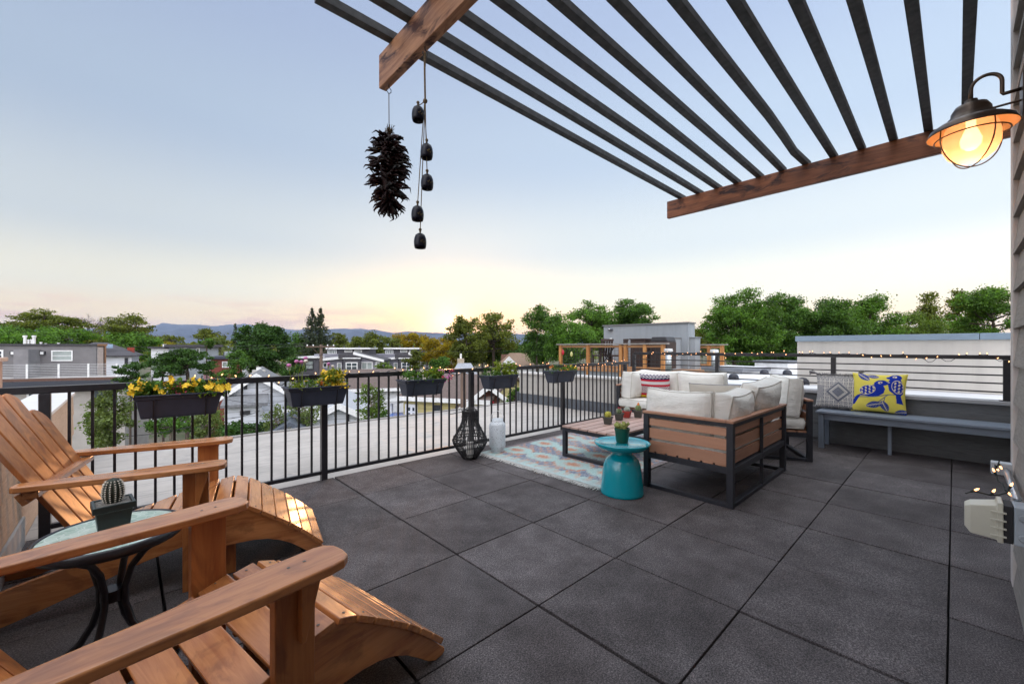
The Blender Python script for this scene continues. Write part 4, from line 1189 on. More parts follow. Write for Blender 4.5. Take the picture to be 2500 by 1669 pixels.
def grey_diamond(u, v):
    a = (u - .55) * 2; c = (v - .47) * 2
    if v > .93 or v < .05: return SL2 if math.sin(u * 190) > 0 else IV
    if v > .86: return IV if (math.sin(u * 75 + (v * 160)) > .15) else SL
    d = abs(a) + abs(c)
    if d < .40:
        k = int(d * 22)
        return SL2 if (k % 2 == 0 and d > .06) or d < .03 else (IV if d > .28 else SL)
    if d < .47: return IV
    if d < .60: return SL
    if d < .66: return IV if math.sin((a - c) * 70) > 0 else SL
    q = ((u * 9) % 1 - .5, (v * 9) % 1 - .5); r = max(abs(q[0]), abs(q[1]))
    if abs(a) > .72 and abs(c) < .38:
        e = (abs(a) - .72) + abs(c); return SL if int(e * 26) % 2 else IV
    return (SL if .22 < r < .36 or r < .1 else IV)
gp, gpt = pillow('throw_pillow', 'grey and ivory diamond patterned pillow with shaggy tassels on the bench', .40, .42, .15, (4.735, -.925, .421), R_(-88), R_(-11), grey_diamond, 4, 130, ret=True, pin=.08)
for c, d, s in (((-.19, 0, .41), (-.9, 0, .35), 1), ((-.19, 0, .02), (-.9, 0, -.1), 2), ((.18, 0, .41), (.5, 0, .6), 3), ((.18, 0, .015), (.8, 0, 0), 5)): tassel(gp, c, d, .085, .05, s, 34)
def fringe_row(parent, z, seed):
    rng = random.Random(seed); b = MB()
    for k in range(150):
        x = -.19 + .38 * k / 149; b.tube([(x, 0, z), (x + rng.gauss(0, .006), -.022 - rng.random() * .012, z + rng.uniform(-.012, .02)), (x + rng.gauss(0, .01), -.034 - rng.random() * .018, z + rng.uniform(-.018, .012))], .0022, 3, cap=False)
    b.build('fringe', TAS, parent)
fringe_row(gp, .02, 7); fringe_row(gp, .40, 8)
BLU = (.010, .035, .36); YLW = (.80, .69, .12); GRB = (.16, .19, .24); IVB = (.74, .66, .42)
def inell(u, v, cx, cy, rx, ry, an=0):
    x = u - cx; y = v - cy; ca, sa = math.cos(R_(an)), math.sin(R_(an)); p = (x * ca + y * sa) / rx; q = (-x * sa + y * ca) / ry
    return p * p + q * q
def inpoly(u, v, poly):
    r = False; j = len(poly) - 1
    for i in range(len(poly)):
        xi, yi = poly[i]; xj, yj = poly[j]
        if (yi > v) != (yj > v) and u < (xj - xi) * (v - yi) / (yj - yi) + xi: r = not r
        j = i
    return r
def leafc(u, v, cx, cy, ln, wd, an):
    x = u - cx; y = v - cy; ca, sa = math.cos(R_(an)), math.sin(R_(an)); p = (x * ca + y * sa) / ln; q = (-x * sa + y * ca) / wd
    if abs(p) > 1: return None
    e = 1 - p * p
    if abs(q) > e: return None
    if abs(q) < .10: return IVB
    if abs(q) > e - .12: return BLU
    return GRB if math.sin((p * 2.2 + abs(q) * 1.1) * 9) > .25 else BLU
def birds(u, v):
    for L_ in ((.23, .90, .15, .075, -38), (.40, .93, .13, .05, -8), (.44, .17, .17, .085, 16), (.63, .15, .15, .075, -72), (.93, .05, .15, .06, 18)):
        c = leafc(u, v, *L_)
        if c: return c
    # left bird
    w = inell(u, v, .30, .56, .17, .125, 22)
    if w < 1: 
        if w > .82: return IVB
        q = inell((u * 13) % 1, (v * 13 + (int(u * 13) % 2) * .5) % 1, .5, .5, .22, .40, 25)
        return IVB if q < 1 else BLU
    if inell(u, v, .55, .745, .125, .085, 18) < 1:
        if inell(u, v, .545, .765, .042, .03, 20) < 1: return IVB if inell(u, v, .55, .762, .018, .016) > 1 else BLU
        return BLU
    if inpoly(u, v, [(.62, .79), (.735, .80), (.74, .755), (.64, .69)]): return BLU if inell(u, v, .70, .775, .022, .010, 0) > 1 else IVB
    if inpoly(u, v, [(.40, .70), (.60, .70), (.645, .60), (.62, .48), (.52, .40), (.36, .375), (.22, .40), (.16, .40), (.06, .18), (-.02, .16), (.0, .27), (.08, .40), (.30, .50)]): return BLU
    # right bird
    w = inell(u, v, .865, .66, .105, .175, 14)
    if w < 1:
        if w > .82: return IVB
        q = inell((u * 14) % 1, (v * 12 + (int(u * 14) % 2) * .5) % 1, .5, .5, .25, .38, -20)
        return IVB if q < 1 else BLU
    if inell(u, v, .80, .90, .115, .085, -8) < 1:
        if inell(u, v, .79, .925, .04, .028, -15) < 1: return IVB if inell(u, v, .785, .92, .017, .015) > 1 else BLU
        return BLU
    if inpoly(u, v, [(.72, .95), (.635, .91), (.665, .875), (.72, .86)]): return BLU
    if inpoly(u, v, [(.70, .84), (.90, .86), (.98, .66), (.965, .50), (.93, .44), (.965, .24), (.85, .25), (.845, .44), (.72, .56), (.69, .70)]): 
        return BLU
    # branch
    for (x0, y0, x1, y1, wd) in ((.02, .36, .45, .375, .012), (.45, .375, .72, .455, .012), (.72, .455, .90, .47, .010), (.70, .45, .50, .22, .010), (.64, .36, .62, .25, .009)):
        dx, dy = x1 - x0, y1 - y0; f = max(0, min(1, ((u - x0) * dx + (v - y0) * dy) / (dx * dx + dy * dy)))
        if math.hypot(u - x0 - dx * f, v - y0 - dy * f) < wd: return GRB
    return YLW
pillow('throw_pillow', 'yellow pillow printed with two blue birds on a leafy branch, on the bench', .46, .44, .18, (4.715, -1.285, .421), R_(-92), R_(-11), birds, 5, 170, pin=.085)

# ------------------------------------------------------------------ pergola
def pergola():
    t = thing('pergola', 'overhead pergola of dark slats on two stained wood beams', 'pergola', (0, 0, 2.5))
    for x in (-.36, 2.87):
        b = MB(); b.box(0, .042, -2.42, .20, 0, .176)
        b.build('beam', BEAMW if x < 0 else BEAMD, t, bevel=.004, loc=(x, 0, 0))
    rng = random.Random(5)
    for k in range(12):
        y = .066 - .1785 * k; b = MB(); n = 10
        bow = rng.uniform(-.006, .006); end = rng.uniform(-.02, .02)
        pts = []
        for i in range(n + 1):
            f = i / n; x = -.73 + end + (2.965 + .73) * f
            dy = bow * math.sin(PI * f * 1.3); dz = abs(bow) * .4 * math.sin(PI * f)
            if k == 6: dy += .035 * max(0, f - .72) / .28 * math.sin(PI * max(0, f - .72) / .28)
            pts.append((x, dy, dz))
        vs = []; fs = []
        for p in pts: vs += [(p[0], p[1] - .0225, p[2]), (p[0], p[1] + .0225, p[2]), (p[0], p[1] + .0225, p[2] + .04), (p[0], p[1] - .0225, p[2] + .04)]
        for i in range(n):
            for q in range(4): fs.append((i * 4 + q, i * 4 + (q + 1) % 4, i * 4 + 4 + (q + 1) % 4, i * 4 + 4 + q))
        fs += [(3, 2, 1, 0), (n * 4, n * 4 + 1, n * 4 + 2, n * 4 + 3)]
        b.add(vs, fs); b.build('slat', SLATM, t, bevel=.002, loc=(0, y, .178))
pergola()

# ------------------------------------------------------------------ things hanging from the pergola
def hook_pts(x, y, z): return [(x, y, z + .004), (x, y, z - .012), (x + .012, y, z - .022), (x + .012, y, z - .036), (x, y, z - .046), (x - .012, y, z - .036), (x - .010, y, z - .026)]
def ristra():
    x, y = -.335, .135
    t = thing('chili_ristra', 'bunch of dried dark red chili peppers hanging from the near end of the beam', 'chili ristra', (x, y, 2.5))
    b = MB(); b.tube(hook_pts(0, 0, 0), .0022, 6); b.build('hook', BLK, t)
    b = MB(); b.tube([(.002, 0, -.045), (.003, .001, -.235)], .0012, 5); b.tube([(-.002, .001, -.045), (.0, 0, -.235)], .0012, 5); b.build('string', simple('twine', (.16, .13, .09), .9), t)
    rng = random.Random(12); b = MB()
    b.lathe([(.0, -.25), (.022, -.27), (.038, -.33), (.044, -.45), (.036, -.57), (.012, -.63), (0, -.64)], 12)
    for k in range(330):
        f = rng.random(); z = -.268 - .385 * f
        prof = .042 + .019 * math.sin(PI * min(1, f * 1.05)) - .030 * max(0, f - .85) / .15 - .025 * max(0, .10 - f) / .10
        a = rng.uniform(0, 2 * PI); r0 = prof * rng.uniform(.55, .95)
        c = Vector((r0 * math.cos(a), r0 * math.sin(a), z + .01)); d = Vector((math.cos(a + rng.gauss(0, .3)), math.sin(a + rng.gauss(0, .3)), rng.uniform(-.55, .35) - (1.2 * max(0, f - .75) * 4))).normalized()
        ln = rng.uniform(.042, .078) * (1 - .25 * max(0, .12 - f) / .12); e = d + Vector((rng.gauss(0, .25), rng.gauss(0, .25), -.25))
        b.tube([c, c + d * ln * .45, c + d * ln * .75 + e * ln * .1, c + e.normalized() * ln * 1.05], [.0062, .0068, .0042, .0005], 6, mi=0 if rng.random() < .8 else 1)
    b.build('peppers', [simple('dried_chili', (.014, .0025, .002), .55, .7, 40, spec=.2), simple('dried_chili_brown', (.010, .007, .005), .55, .5, 40)], t, smooth=True)
    b = MB()
    for k in range(60):
        a = rng.uniform(0, 2 * PI); r = rng.uniform(.01, .035); ln = rng.uniform(.03, .07)
        b.tube([(0, 0, -.235 - rng.random() * .03), (r * .5 * math.cos(a), r * .5 * math.sin(a), -.225 - rng.random() * .03), (r * math.cos(a), r * math.sin(a), -.235 + rng.uniform(-.04, .03))], .0013, 4)
    b.build('husk', simple('dry_husk', (.09, .06, .03), .9, .5, 60), t)
ristra()
def bells():
    x, y = -.341, -.226
    t = thing('bell_chime', 'string of five small dark blue bells on jute rope hanging from the beam', 'wind chime', (x, y, 2.5))
    d = (Vector((x, y, 0)) - CAM).dot(FW)
    jute = simple('jute_rope', (.16, .115, .065), .95, .4, 90)
    b = MB(); b.tube(hook_pts(0, 0, 0), .0026, 6); b.build('hook', BLK, t)
    def off(px): return RT * ((px - 975) * 1.0643 * d / FPX)
    def zz(py): return CAM.z + d * (CY - py * 1.0643) / FPX - 2.5
    b = MB(); b.tube([(0, 0, -.03), (0, .003, -.10), (.001, 0, zz(232))], [.0065, .0045, .0045], 6); b.sphere((.001, 0, zz(232)), .011, 8, 6)
    bl = [(959, 262), (979, 348), (980, 418), (958, 490), (964, 553)]
    for i, (px, py) in enumerate(bl):
        o = off(px); zt = zz(py) + .034
        a = Vector((0, (i % 2) * .006 - .003, zz(232)))
        b.tube([a, a.lerp(Vector((o.x, o.y, zt)), .5) + Vector((0, .002, 0)), (o.x, o.y, zt + .004)], .0022, 5)
        b.sphere((o.x, o.y, zt + .018), .0075, 7, 5); b.sphere((o.x, o.y, zt + .008), .005, 7, 5)
    b.build('rope', jute, t)
    bm_ = simple('dark_blue_enamel', (.003, .004, .014), .36, .3, 30, spec=.3)
    gold = simple('gold_mark', (.35, .26, .08), .4)
    me = None
    for i, (px, py) in enumerate(bl):
        o = off(px)
        bb = MB(); bb.lathe([(.0, .035), (.012, .034), (.021, .027), (.0265, .013), (.0285, -.004), (.0275, -.020), (.0245, -.032), (.021, -.030), (.021, -.01), (.0, .02)], 22)
        ob = bb.build('bell', bm_, t, smooth=True, loc=(o.x, o.y, zz(py)))
        g = MB()
        for q in range(6):
            aa = PI * 1.1 + q * .22 + YAW; u = Vector((math.cos(aa), math.sin(aa), 0)); s_ = Vector((-math.sin(aa), math.cos(aa), 0)); c = u * .0289 + Vector((0, 0, -.006 + .004 * math.sin(q * 2.1)))
            dz = .006 * (1 if q % 2 else -1)
            g.add([c - s_ * .0035, c + Vector((0, 0, .0015)), c + s_ * .0035 + Vector((0, 0, dz)), c - Vector((0, 0, .0015))], [(0, 1, 2, 3)])
        g.build('gold_mark', gold, ob)
        g = MB(); g.tube([(0, 0, .0), (.001, 0, -.034)], .0025, 5); g.build('clapper', BLK, ob)
bells()

# ------------------------------------------------------------------ wall lamp
def lamp():
    cx, cy = 1.17, -1.892; zr = 2.03
    t = thing('wall_lamp', 'lit barn style wall lamp with caged glass globe and gooseneck arm', 'wall lamp', (cx, cy, zr))
    wy = -2.04 - cy
    br = simple('aged_bronze', (.10, .075, .06), .32, .4, 14, metal=.85)
    b = MB(); b.lathe([(.0, .10), (.018, .10), (.020, .088), (.045, .078), (.056, .058), (.058, .040), (.066, .034), (.070, .024), (.098, .010), (.118, -.004), (.125, -.020), (.128, -.026), (.126, -.0265)], 48, caps=False)
    sh = b.build('shade', br, t, smooth=True)
    b = MB(); b.lathe([(.1255, -.0262), (.118, -.014), (.096, .002), (.066, .016), (.0, .019)], 48, caps=False); b.build('lining', simple('warm_enamel', (.75, .50, .28), .45, .08, 9), sh, smooth=True)
    arc = [(0, -.040 + .040 * math.cos(a), .140 + .042 * math.sin(a)) for a in [PI * i / 14 for i in range(15)]]
    b = MB(); b.tube([(0, 0, .09)] + arc + [(0, -.080, .095), (0, -.083, .088), (0, wy + .02, .088)], .0065, 10); b.build('gooseneck', br, t, smooth=True)
    b = MB(); b.tube([(0, -.05, .045), (0, wy + .02, .045)], .0045, 8); b.build('stay_rod', br, t)
    b = MB(); b.box(-.06, .06, wy, wy + .022, -.015, .135); b.build('back_plate', br, t, bevel=.005)
    g = bpy.data.materials.new('frosted_glass'); g.use_nodes = True; nt_ = g.node_tree; nt_.nodes.clear()
    o = tn(nt_, 'ShaderNodeOutputMaterial'); mx = tn(nt_, 'ShaderNodeMixShader'); tl = tn(nt_, 'ShaderNodeBsdfTranslucent'); tp_ = tn(nt_, 'ShaderNodeBsdfTransparent'); mx2 = tn(nt_, 'ShaderNodeMixShader'); gl = tn(nt_, 'ShaderNodeBsdfGlossy')
    tl.inputs[0].default_value = (.62, .42, .33, 1); tp_.inputs[0].default_value = (.97, .93, .88, 1); gl.inputs['Roughness'].default_value = .15
    mx.inputs[0].default_value = .34; mx2.inputs[0].default_value = .06
    nt_.links.new(tl.outputs[0], mx.inputs[1]); nt_.links.new(tp_.outputs[0], mx.inputs[2]); nt_.links.new(mx.outputs[0], mx2.inputs[1]); nt_.links.new(gl.outputs[0], mx2.inputs[2]); nt_.links.new(mx2.outputs[0], o.inputs[0])
    b = MB(); b.lathe([(.066, .014), (.074, -.010), (.082, -.045), (.081, -.085), (.066, -.120), (.045, -.138), (.02, -.148), (0, -.150)], 40, caps=False); b.build('globe', g, t, smooth=True)
    b = MB(); b.lathe([(.014, .02), (.014, -.01), (.022, -.03), (.031, -.058), (.028, -.082), (.015, -.098), (0, -.102)], 20); b.build('bulb', emit('lamp_bulb', (1.0, .62, .30), 3.2), t, smooth=True)
    for k in range(4):
        a = k * PI / 2 + .62; d = Vector((math.cos(a), math.sin(a), 0))
        b = MB(); b.tube([d * .100 + Vector((0, 0, .002))] + [d * (.1035 * math.cos(a)) + Vector((0, 0, -.045 - .122 * math.sin(a))) for a in [PI / 2 * i / 10 for i in range(11)]], .0024, 6); b.build('cage_wire', br, t, smooth=True)
    b = MB(); b.tube([(.1035 * math.cos(a), .1035 * math.sin(a), -.045) for a in [2 * PI * i / 40 for i in range(41)]], .0026, 6, cap=False); b.build('cage_ring', br, t, smooth=True)
    li = bpy.data.lights.new('lamp_light', 'POINT'); li.energy = 1.0; li.color = (1, .50, .18); li.shadow_soft_size = .03
    lo = bpy.data.objects.new('lamp_light', li); sc.collection.objects.link(lo); lo.parent = t; lo.location = (0, 0, -.115)
lamp()
def outlet():
    X, Y, Z = 1.17, -2.04, .465
    t = thing('outlet_box', 'weatherproof outlet with a milky plastic bubble cover on the beige wall', 'outlet box', (X, Y, Z))
    b = MB(); b.box(-.052, .052, .0, .042, -.072, .072); b.build('box', simple('grey_cast_metal', (.36, .40, .44), .45, .1, 9), t, bevel=.004)
    b = MB(); b.box(-.050, .050, .043, .066, -.070, .070); b.build('gasket', simple('black_rubber', (.015, .015, .018), .6), t, bevel=.002)
    m = simple('milky_plastic', (.56, .54, .45), .3, .08, 9)
    b = MB(); vs = []
    rings = [(.054, .067, .078, -.074), (.054, .082, .078, -.074), (.048, .083, .066, -.066), (.044, .150, .050, -.062), (.034, .166, .040, -.040)]
    for hx, yy, zt, zb in rings: vs += [(-hx, yy, zb), (hx, yy, zb), (hx, yy, zt), (-hx, yy, zt)]
    fs = [(3, 2, 1, 0), (16, 17, 18, 19)]
    for i in range(4):
        for k in range(4): fs.append((i * 4 + k, i * 4 + (k + 1) % 4, i * 4 + 4 + (k + 1) % 4, i * 4 + 4 + k))
    b.add(vs, fs); b.build('cover', m, t, bevel=.005)
    for k in range(4):
        b = MB(); b.box(-.062, -.055, .060, .10, -.05 + k * .03, -.044 + k * .03); b.build('rib', m, t, bevel=.001)
    for zz in (-.04, .035):
        b = MB(); b.lathe([(.013, 0), (.013, .004), (.010, .006), (0, .006)], 16, T=Matrix.Translation((-.053, .02, zz)) @ Matrix.Rotation(R_(-90), 4, 'Y')); b.build('plug', simple('plug_metal', (.3, .33, .36), .4), t)
    c = thing('conduit_pipe', 'grey metal conduit running along the wall from the outlet box to a fitting', 'conduit', (1.22, -2.012, .545))
    b = MB(); b.tube([(0, 0, 0), (.55, 0, .005)], .0115, 12); b.build('pipe', simple('galvanised', (.50, .52, .55), .3, .15, 20, metal=.8), c, smooth=True)
    b = MB(); b.box(.54, .60, -.028, .045, -.022, .035); b.build('fitting', simple('fitting_grey', (.42, .45, .48), .4, .1), c, bevel=.004)
    s = Vector((1.22, -1.93, .60))
    string_lights('string_lights', 'short end of warm fairy lights with twisted cord over the outlet cover', [(1.14, -1.89, .55), (1.20, -1.93, .552), (1.26, -1.985, .555), (1.55, -1.985, .575), (1.76, -1.985, .59)], [(.18, .5, .03)], 9, 7)
outlet()
# ------------------------------------------------------------------ buildings
STW = simple('white_siding_paint', (.66, .68, .70), .7, .06, 2)
STUG = simple('grey_stucco', (.155, .15, .155), .85, .14, 1.2, .3)
def streaky(name, col):
    m, t, p, o = newmat(name)
    a = tnoise(t, tcoord(t, (1.0, 3.0, .25)), 2.2, 5, .6); b_ = tnoise(t, tcoord(t), 1.1, 4); f = tnoise(t, tcoord(t), 90, 3)
    c = tmix(t, tramp(t, a, [(.45, 0.0), (.75, 1.0)]), col, tuple(x * .86 for x in col)); c = tmix(t, 1.0, c, tramp(t, b_, [(.3, .94), (.7, 1.04)]), 'MULTIPLY')
    t.links.new(c, p.inputs['Base Color']); p.inputs['Roughness'].default_value = .9; tbump(t, p, f, .3, .004)
    return m
STUB = streaky('blue_grey_stucco', (.265, .295, .32))
STUT = simple('taupe_stucco', (.33, .31, .29), .85, .1, 1.5, .3)
DKG = simple('dark_grey_cladding', (.075, .073, .085), .7, .12, 2)
LAV = simple('lavender_grey_cladding', (.20, .20, .24), .7, .08, 2)
SHG = simple('grey_shingle', (.16, .165, .175), .9, .3, 9, .3)
SHD = simple('dark_shingle', (.06, .058, .066), .9, .3, 9, .3)
SHB = simple('brown_shingle', (.115, .085, .075), .9, .3, 9, .3)
SHT = simple('tan_shingle', (.24, .165, .115), .9, .25, 9, .3)
ROOFW = simple('white_roof_membrane', (.68, .70, .73), .6, .06, 1.2)
PANE = glass_pane('window_pane', (.05, .065, .075))
PANEL_ = glass_pane('pale_window_pane', (.30, .34, .33))
FRW = simple('white_frame', (.72, .73, .73), .5)
FRD = simple('dark_frame', (.03, .03, .035), .5)
CEDAR = wood('cedar_post', (.30, .115, .03), (.55, .27, .09), 2, .6, 1.0, .4)
CEDARX = wood('cedar_rail', (.26, .12, .05), (.42, .22, .10), 1, .6, 1.0)
def siding_white(name, col):
    m, t, p, o = newmat(name)
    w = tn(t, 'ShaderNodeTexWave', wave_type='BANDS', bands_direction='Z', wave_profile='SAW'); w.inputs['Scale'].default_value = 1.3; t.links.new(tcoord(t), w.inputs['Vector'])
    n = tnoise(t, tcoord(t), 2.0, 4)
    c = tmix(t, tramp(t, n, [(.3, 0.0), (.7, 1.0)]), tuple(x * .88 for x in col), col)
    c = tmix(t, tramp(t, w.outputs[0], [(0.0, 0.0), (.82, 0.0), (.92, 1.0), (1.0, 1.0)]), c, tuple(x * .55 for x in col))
    t.links.new(c, p.inputs['Base Color']); p.inputs['Roughness'].default_value = .7
    return m
LAPW = siding_white('white_lap_siding', (.62, .65, .70)); LAPY = siding_white('yellow_lap_siding', (.50, .43, .19)); LAPC = siding_white('cream_lap_siding', (.62, .62, .50)); REDW = siding_white('red_brown_siding', (.20, .045, .03))
class Bld:
    """a building whose front runs along (cos az, sin az) from an anchor point; local x along the front, y away from the viewer, z up from the ground"""
    def __init__(s, name, label, cat, px, py_any, d, az=None, group=None, face=.85):
        p = P(px, CY, d); s.az = (YAW - PI / 2 + face * math.atan((CX - px) / FPX)) if az is None else az
        s.o = Vector((p.x, p.y, GROUND))
        s.u = Vector((math.cos(s.az), math.sin(s.az), 0)); s.w = Vector((-math.sin(s.az), math.cos(s.az), 0))
        s.t = thing(name, label, cat, s.o, s.az, group)
    def x(s, px, y=0.0):
        """local x where the column px meets the plane local y"""
        r = FW + RT * ((px - CX) / FPX); o = s.o + s.w * y - CAM
        # CAM + r k = o + u a   (in plan)
        det = r.x * -s.u.y - r.y * -s.u.x
        k = (o.x * -s.u.y - o.y * -s.u.x) / det
        q = CAM + r * k - (s.o + s.w * y)
        return q.x * s.u.x + q.y * s.u.y
    def z(s, px, py, y=0.0):
        a = s.x(px, y); q = s.o + s.u * a + s.w * y; d = (q - CAM).dot(FW)
        return CAM.z + d * (CY - py) / FPX - GROUND
    def box(s, name, m, x0, x1, y0, y1, z0, z1, parent=None, bevel=0):
        b = MB(); b.box(x0, x1, y0, y1, z0, z1); return b.build(name, m, parent or s.t, bevel=bevel)
    def window(s, px0, px1, py0, py1, y=0.0, frame=FRW, pane=PANE, split=(0, 0), fw=.06, parent=None):
        x0, x1 = s.x(px0, y), s.x(px1, y); z1, z0 = s.z((px0 + px1) / 2, py0, y), s.z((px0 + px1) / 2, py1, y)
        b = MB(); yf = y - .05
        b.box(x0, x1, yf, y - .002, z0, z0 + fw); b.box(x0, x1, yf, y - .002, z1 - fw, z1); b.box(x0, x0 + fw, yf, y - .002, z0 + fw, z1 - fw); b.box(x1 - fw, x1, yf, y - .002, z0 + fw, z1 - fw)
        for k in range(split[0]):
            q = x0 + (x1 - x0) * (k + 1) / (split[0] + 1); b.box(q - fw * .35, q + fw * .35, yf + .005, y - .004, z0 + fw, z1 - fw)
        for k in range(split[1]):
            q = z0 + (z1 - z0) * (k + 1) / (split[1] + 1); b.box(x0 + fw, x1 - fw, yf + .008, y - .006, q - fw * .3, q + fw * .3)
        w = b.build('window', frame, parent or s.t)
        b = MB(); b.box(x0 + fw * .6, x1 - fw * .6, y - .02, y - .012, z0 + fw * .6, z1 - fw * .6); b.build('pane', pane, w)
        return w
    def gable(s, wallm, roofm, x0, x1, y0, y1, ze, zr, axis='y', ov=.35, name='roof', trim=None):
        """walls to the eaves ze with a ridge at zr; ridge along local axis"""
        b = MB(); t = .16
        if axis == 'y':
            xm = (x0 + x1) / 2
            b.prism([(x0, 0), (x1, 0), (x1, ze), (xm, zr), (x0, ze)], lambda u, v, w: (u, w, v), y0, y1)
            b.build('wall', wallm, s.t)
            sl = (zr - ze) / (xm - x0); b = MB()
            for sg, xe in ((-1, x0), (1, x1)):
                xo = xe + sg * ov; zo = ze - sl * ov
                b.prism([(xo, zo + .01), (xm, zr + .01), (xm, zr + t), (xo, zo + t)], lambda u, v, w: (u, w, v), y0 - ov, y1 + ov)
            rf = b.build(name, roofm, s.t)
            if trim:
                b = MB()
                for sg, xe in ((-1, x0), (1, x1)):
                    xo = xe + sg * ov; zo = ze - sl * ov
                    b.prism([(xo, zo - .12), (xm, zr - .12), (xm, zr + t + .01), (xo, zo + t + .01)], lambda u, v, w: (u, w, v), y0 - ov - .05, y0 - ov - .002)
                b.build('fascia', trim, rf)
        else:
            ym = (y0 + y1) / 2
            b.prism([(y0, 0), (y1, 0), (y1, ze), (ym, zr), (y0, ze)], lambda u, v, w: (w, u, v), x0, x1)
            b.build('wall', wallm, s.t)
            sl = (zr - ze) / (ym - y0); b = MB()
            for sg, ye in ((-1, y0), (1, y1)):
                yo = ye + sg * ov; zo = ze - sl * ov
                b.prism([(yo, zo + .01), (ym, zr + .01), (ym, zr + t), (yo, zo + t)], lambda u, v, w: (w, u, v), x0 - ov, x1 + ov)
            rf = b.build(name, roofm, s.t)
            if trim:
                b = MB(); b.box(x0 - ov, x1 + ov, y0 - ov - .06, y0 - ov - .002, ze - sl * ov - .08, ze - sl * ov + .15); b.build('fascia', trim, rf)
        return rf
    def hip(s, wallm, roofm, x0, x1, y0, y1, ze, zr, ov=.4, rid=.35):
        b = MB(); b.box(x0, x1, y0, y1, 0, ze); b.build('wall', wallm, s.t)
        a0, a1, c0, c1 = x0 - ov, x1 + ov, y0 - ov, y1 + ov; ym = (c0 + c1) / 2; r0 = a0 + (a1 - a0) * rid; r1 = a1 - (a1 - a0) * rid
        b = MB(); b.add([(a0, c0, ze), (a1, c0, ze), (a1, c1, ze), (a0, c1, ze), (r0, ym, zr), (r1, ym, zr), (a0, c0, ze - .12), (a1, c0, ze - .12), (a1, c1, ze - .12), (a0, c1, ze - .12)],
                        [(0, 1, 5, 4), (1, 2, 5), (2, 3, 4, 5), (3, 0, 4), (6, 7, 1, 0), (7, 8, 2, 1), (8, 9, 3, 2), (9, 6, 0, 3), (9, 8, 7, 6)])
        return b.build('roof', roofm, s.t)
def rel(px, py, d): return CAM.z + d * (CY - py) / FPX - GROUND

# grey stucco building across the alley on the left
def grey_block():
    B = Bld('apartment_building', 'dark grey stucco building with a white horizontal bar balcony at far left', 'building', 60, 850, 29, YAW - PI / 2 + R_(21))
    xc = B.x(235); zt = B.z(235, 844); zb = B.z(235, 925)
    B.box('wall', STUG, -6, xc, 0, 1.2, zb - .3, zt)
    B.box('roof_edge', FRD, -6.1, xc + .1, -.08, 1.3, zt, zt + .14)
    B.box('side_door', simple('beige_trim', (.40, .36, .34), .7), xc + .002, xc + .05, .12, .85, zb - .3, zt - .1)
    B.box('corner_post', FRD, xc + .002, xc + .07, .95, 1.2, zb - .3, zt)
    B.window(126, 178, 855, 881, 0, FRW, PANEL_, (0, 1), .07); B.window(-40, 9, 854, 877, 0, FRW, PANE, (0, 1), .09)
    ch0, ch1 = B.x(38, -1.0), B.x(74, -1.0)
    B.box('chimney_shaft', simple('shaft_stucco', (.20, .195, .205), .9, .2, 1.5, .3), ch0, ch1, -1.2, -.002, zb - 2.6, B.z(55, 853, -1.2))
    for px in (34, 105):
        l = B.box('wall_light', FRD, B.x(px) - .16, B.x(px) + .16, -.12, -.002, B.z(px, 866), B.z(px, 857)); B.box('light_panel', FRW, B.x(px) - .09, B.x(px) + .09, -.14, -.121, B.z(px, 865), B.z(px, 858.5), l)
    zd = B.z(150, 921, -2.2)
    B.box('balcony_floor', simple('pale_deck', (.42, .41, .40), .8), -6, B.x(286, -2.2), -2.3, -.003, zd - .25, zd - .05)
    B.box('balcony_edge', simple('rust_edge', (.11, .06, .045), .8), -6, B.x(286, -2.2), -2.36, -2.301, zd - .22, zd - .03)
    B.box('lower_roof', simple('dark_roof_band', (.03, .035, .05), .6), -6, B.x(296, -2.6), -2.75, -2.37, zd - .85, zd - .23)
    r = MB(); z1 = B.z(150, 889, -2.2)
    for k in range(8): r.box(-6, B.x(286, -2.2), -2.22, -2.19, zd + (z1 - zd) * (k + 1) / 8 - .012, zd + (z1 - zd) * (k + 1) / 8 + .012)
    rl = r.build('balcony_bars', simple('rail_grey', (.45, .46, .47), .5), B.t)
    for px in (66, 143.5, 216, 285):
        b = MB(); x = B.x(px, -2.25); b.box(x - .05, x + .05, -2.28, -2.23, zd - .1, z1 + .03); b.build('balcony_post', FRW, B.t)
    # lower storey
    B.box('lower_wall', STUT, -6, B.x(305, -2.3), -2.3, 1.5, 0, zd - .42)
    B.window(225, 292, 947, 994, -2.3, FRW, PANE, (1, 0), .10); B.window(66, 98, 957, 978, -2.3, FRW, PANE, (0, 0), .10)
    for px, h, w in ((61, .72, .085), (69.5, .42, .05), (77, .45, .05), (83, .72, .085), (100, .25, .06), (112, .16, .05), (143, .2, .06), (185, .12, .05)):
        b = MB(); x = B.x(px, .6); b.lathe([(w, zt + .02), (w, zt + .02 + h * .85)], 12, (x, .6, 0)); b.lathe([(w * 1.35, zt + .02 + h * .82), (w * 1.35, zt + .02 + h)], 12, (x, .6, 0)); b.build('roof_vent', FRW, B.t)
grey_block()
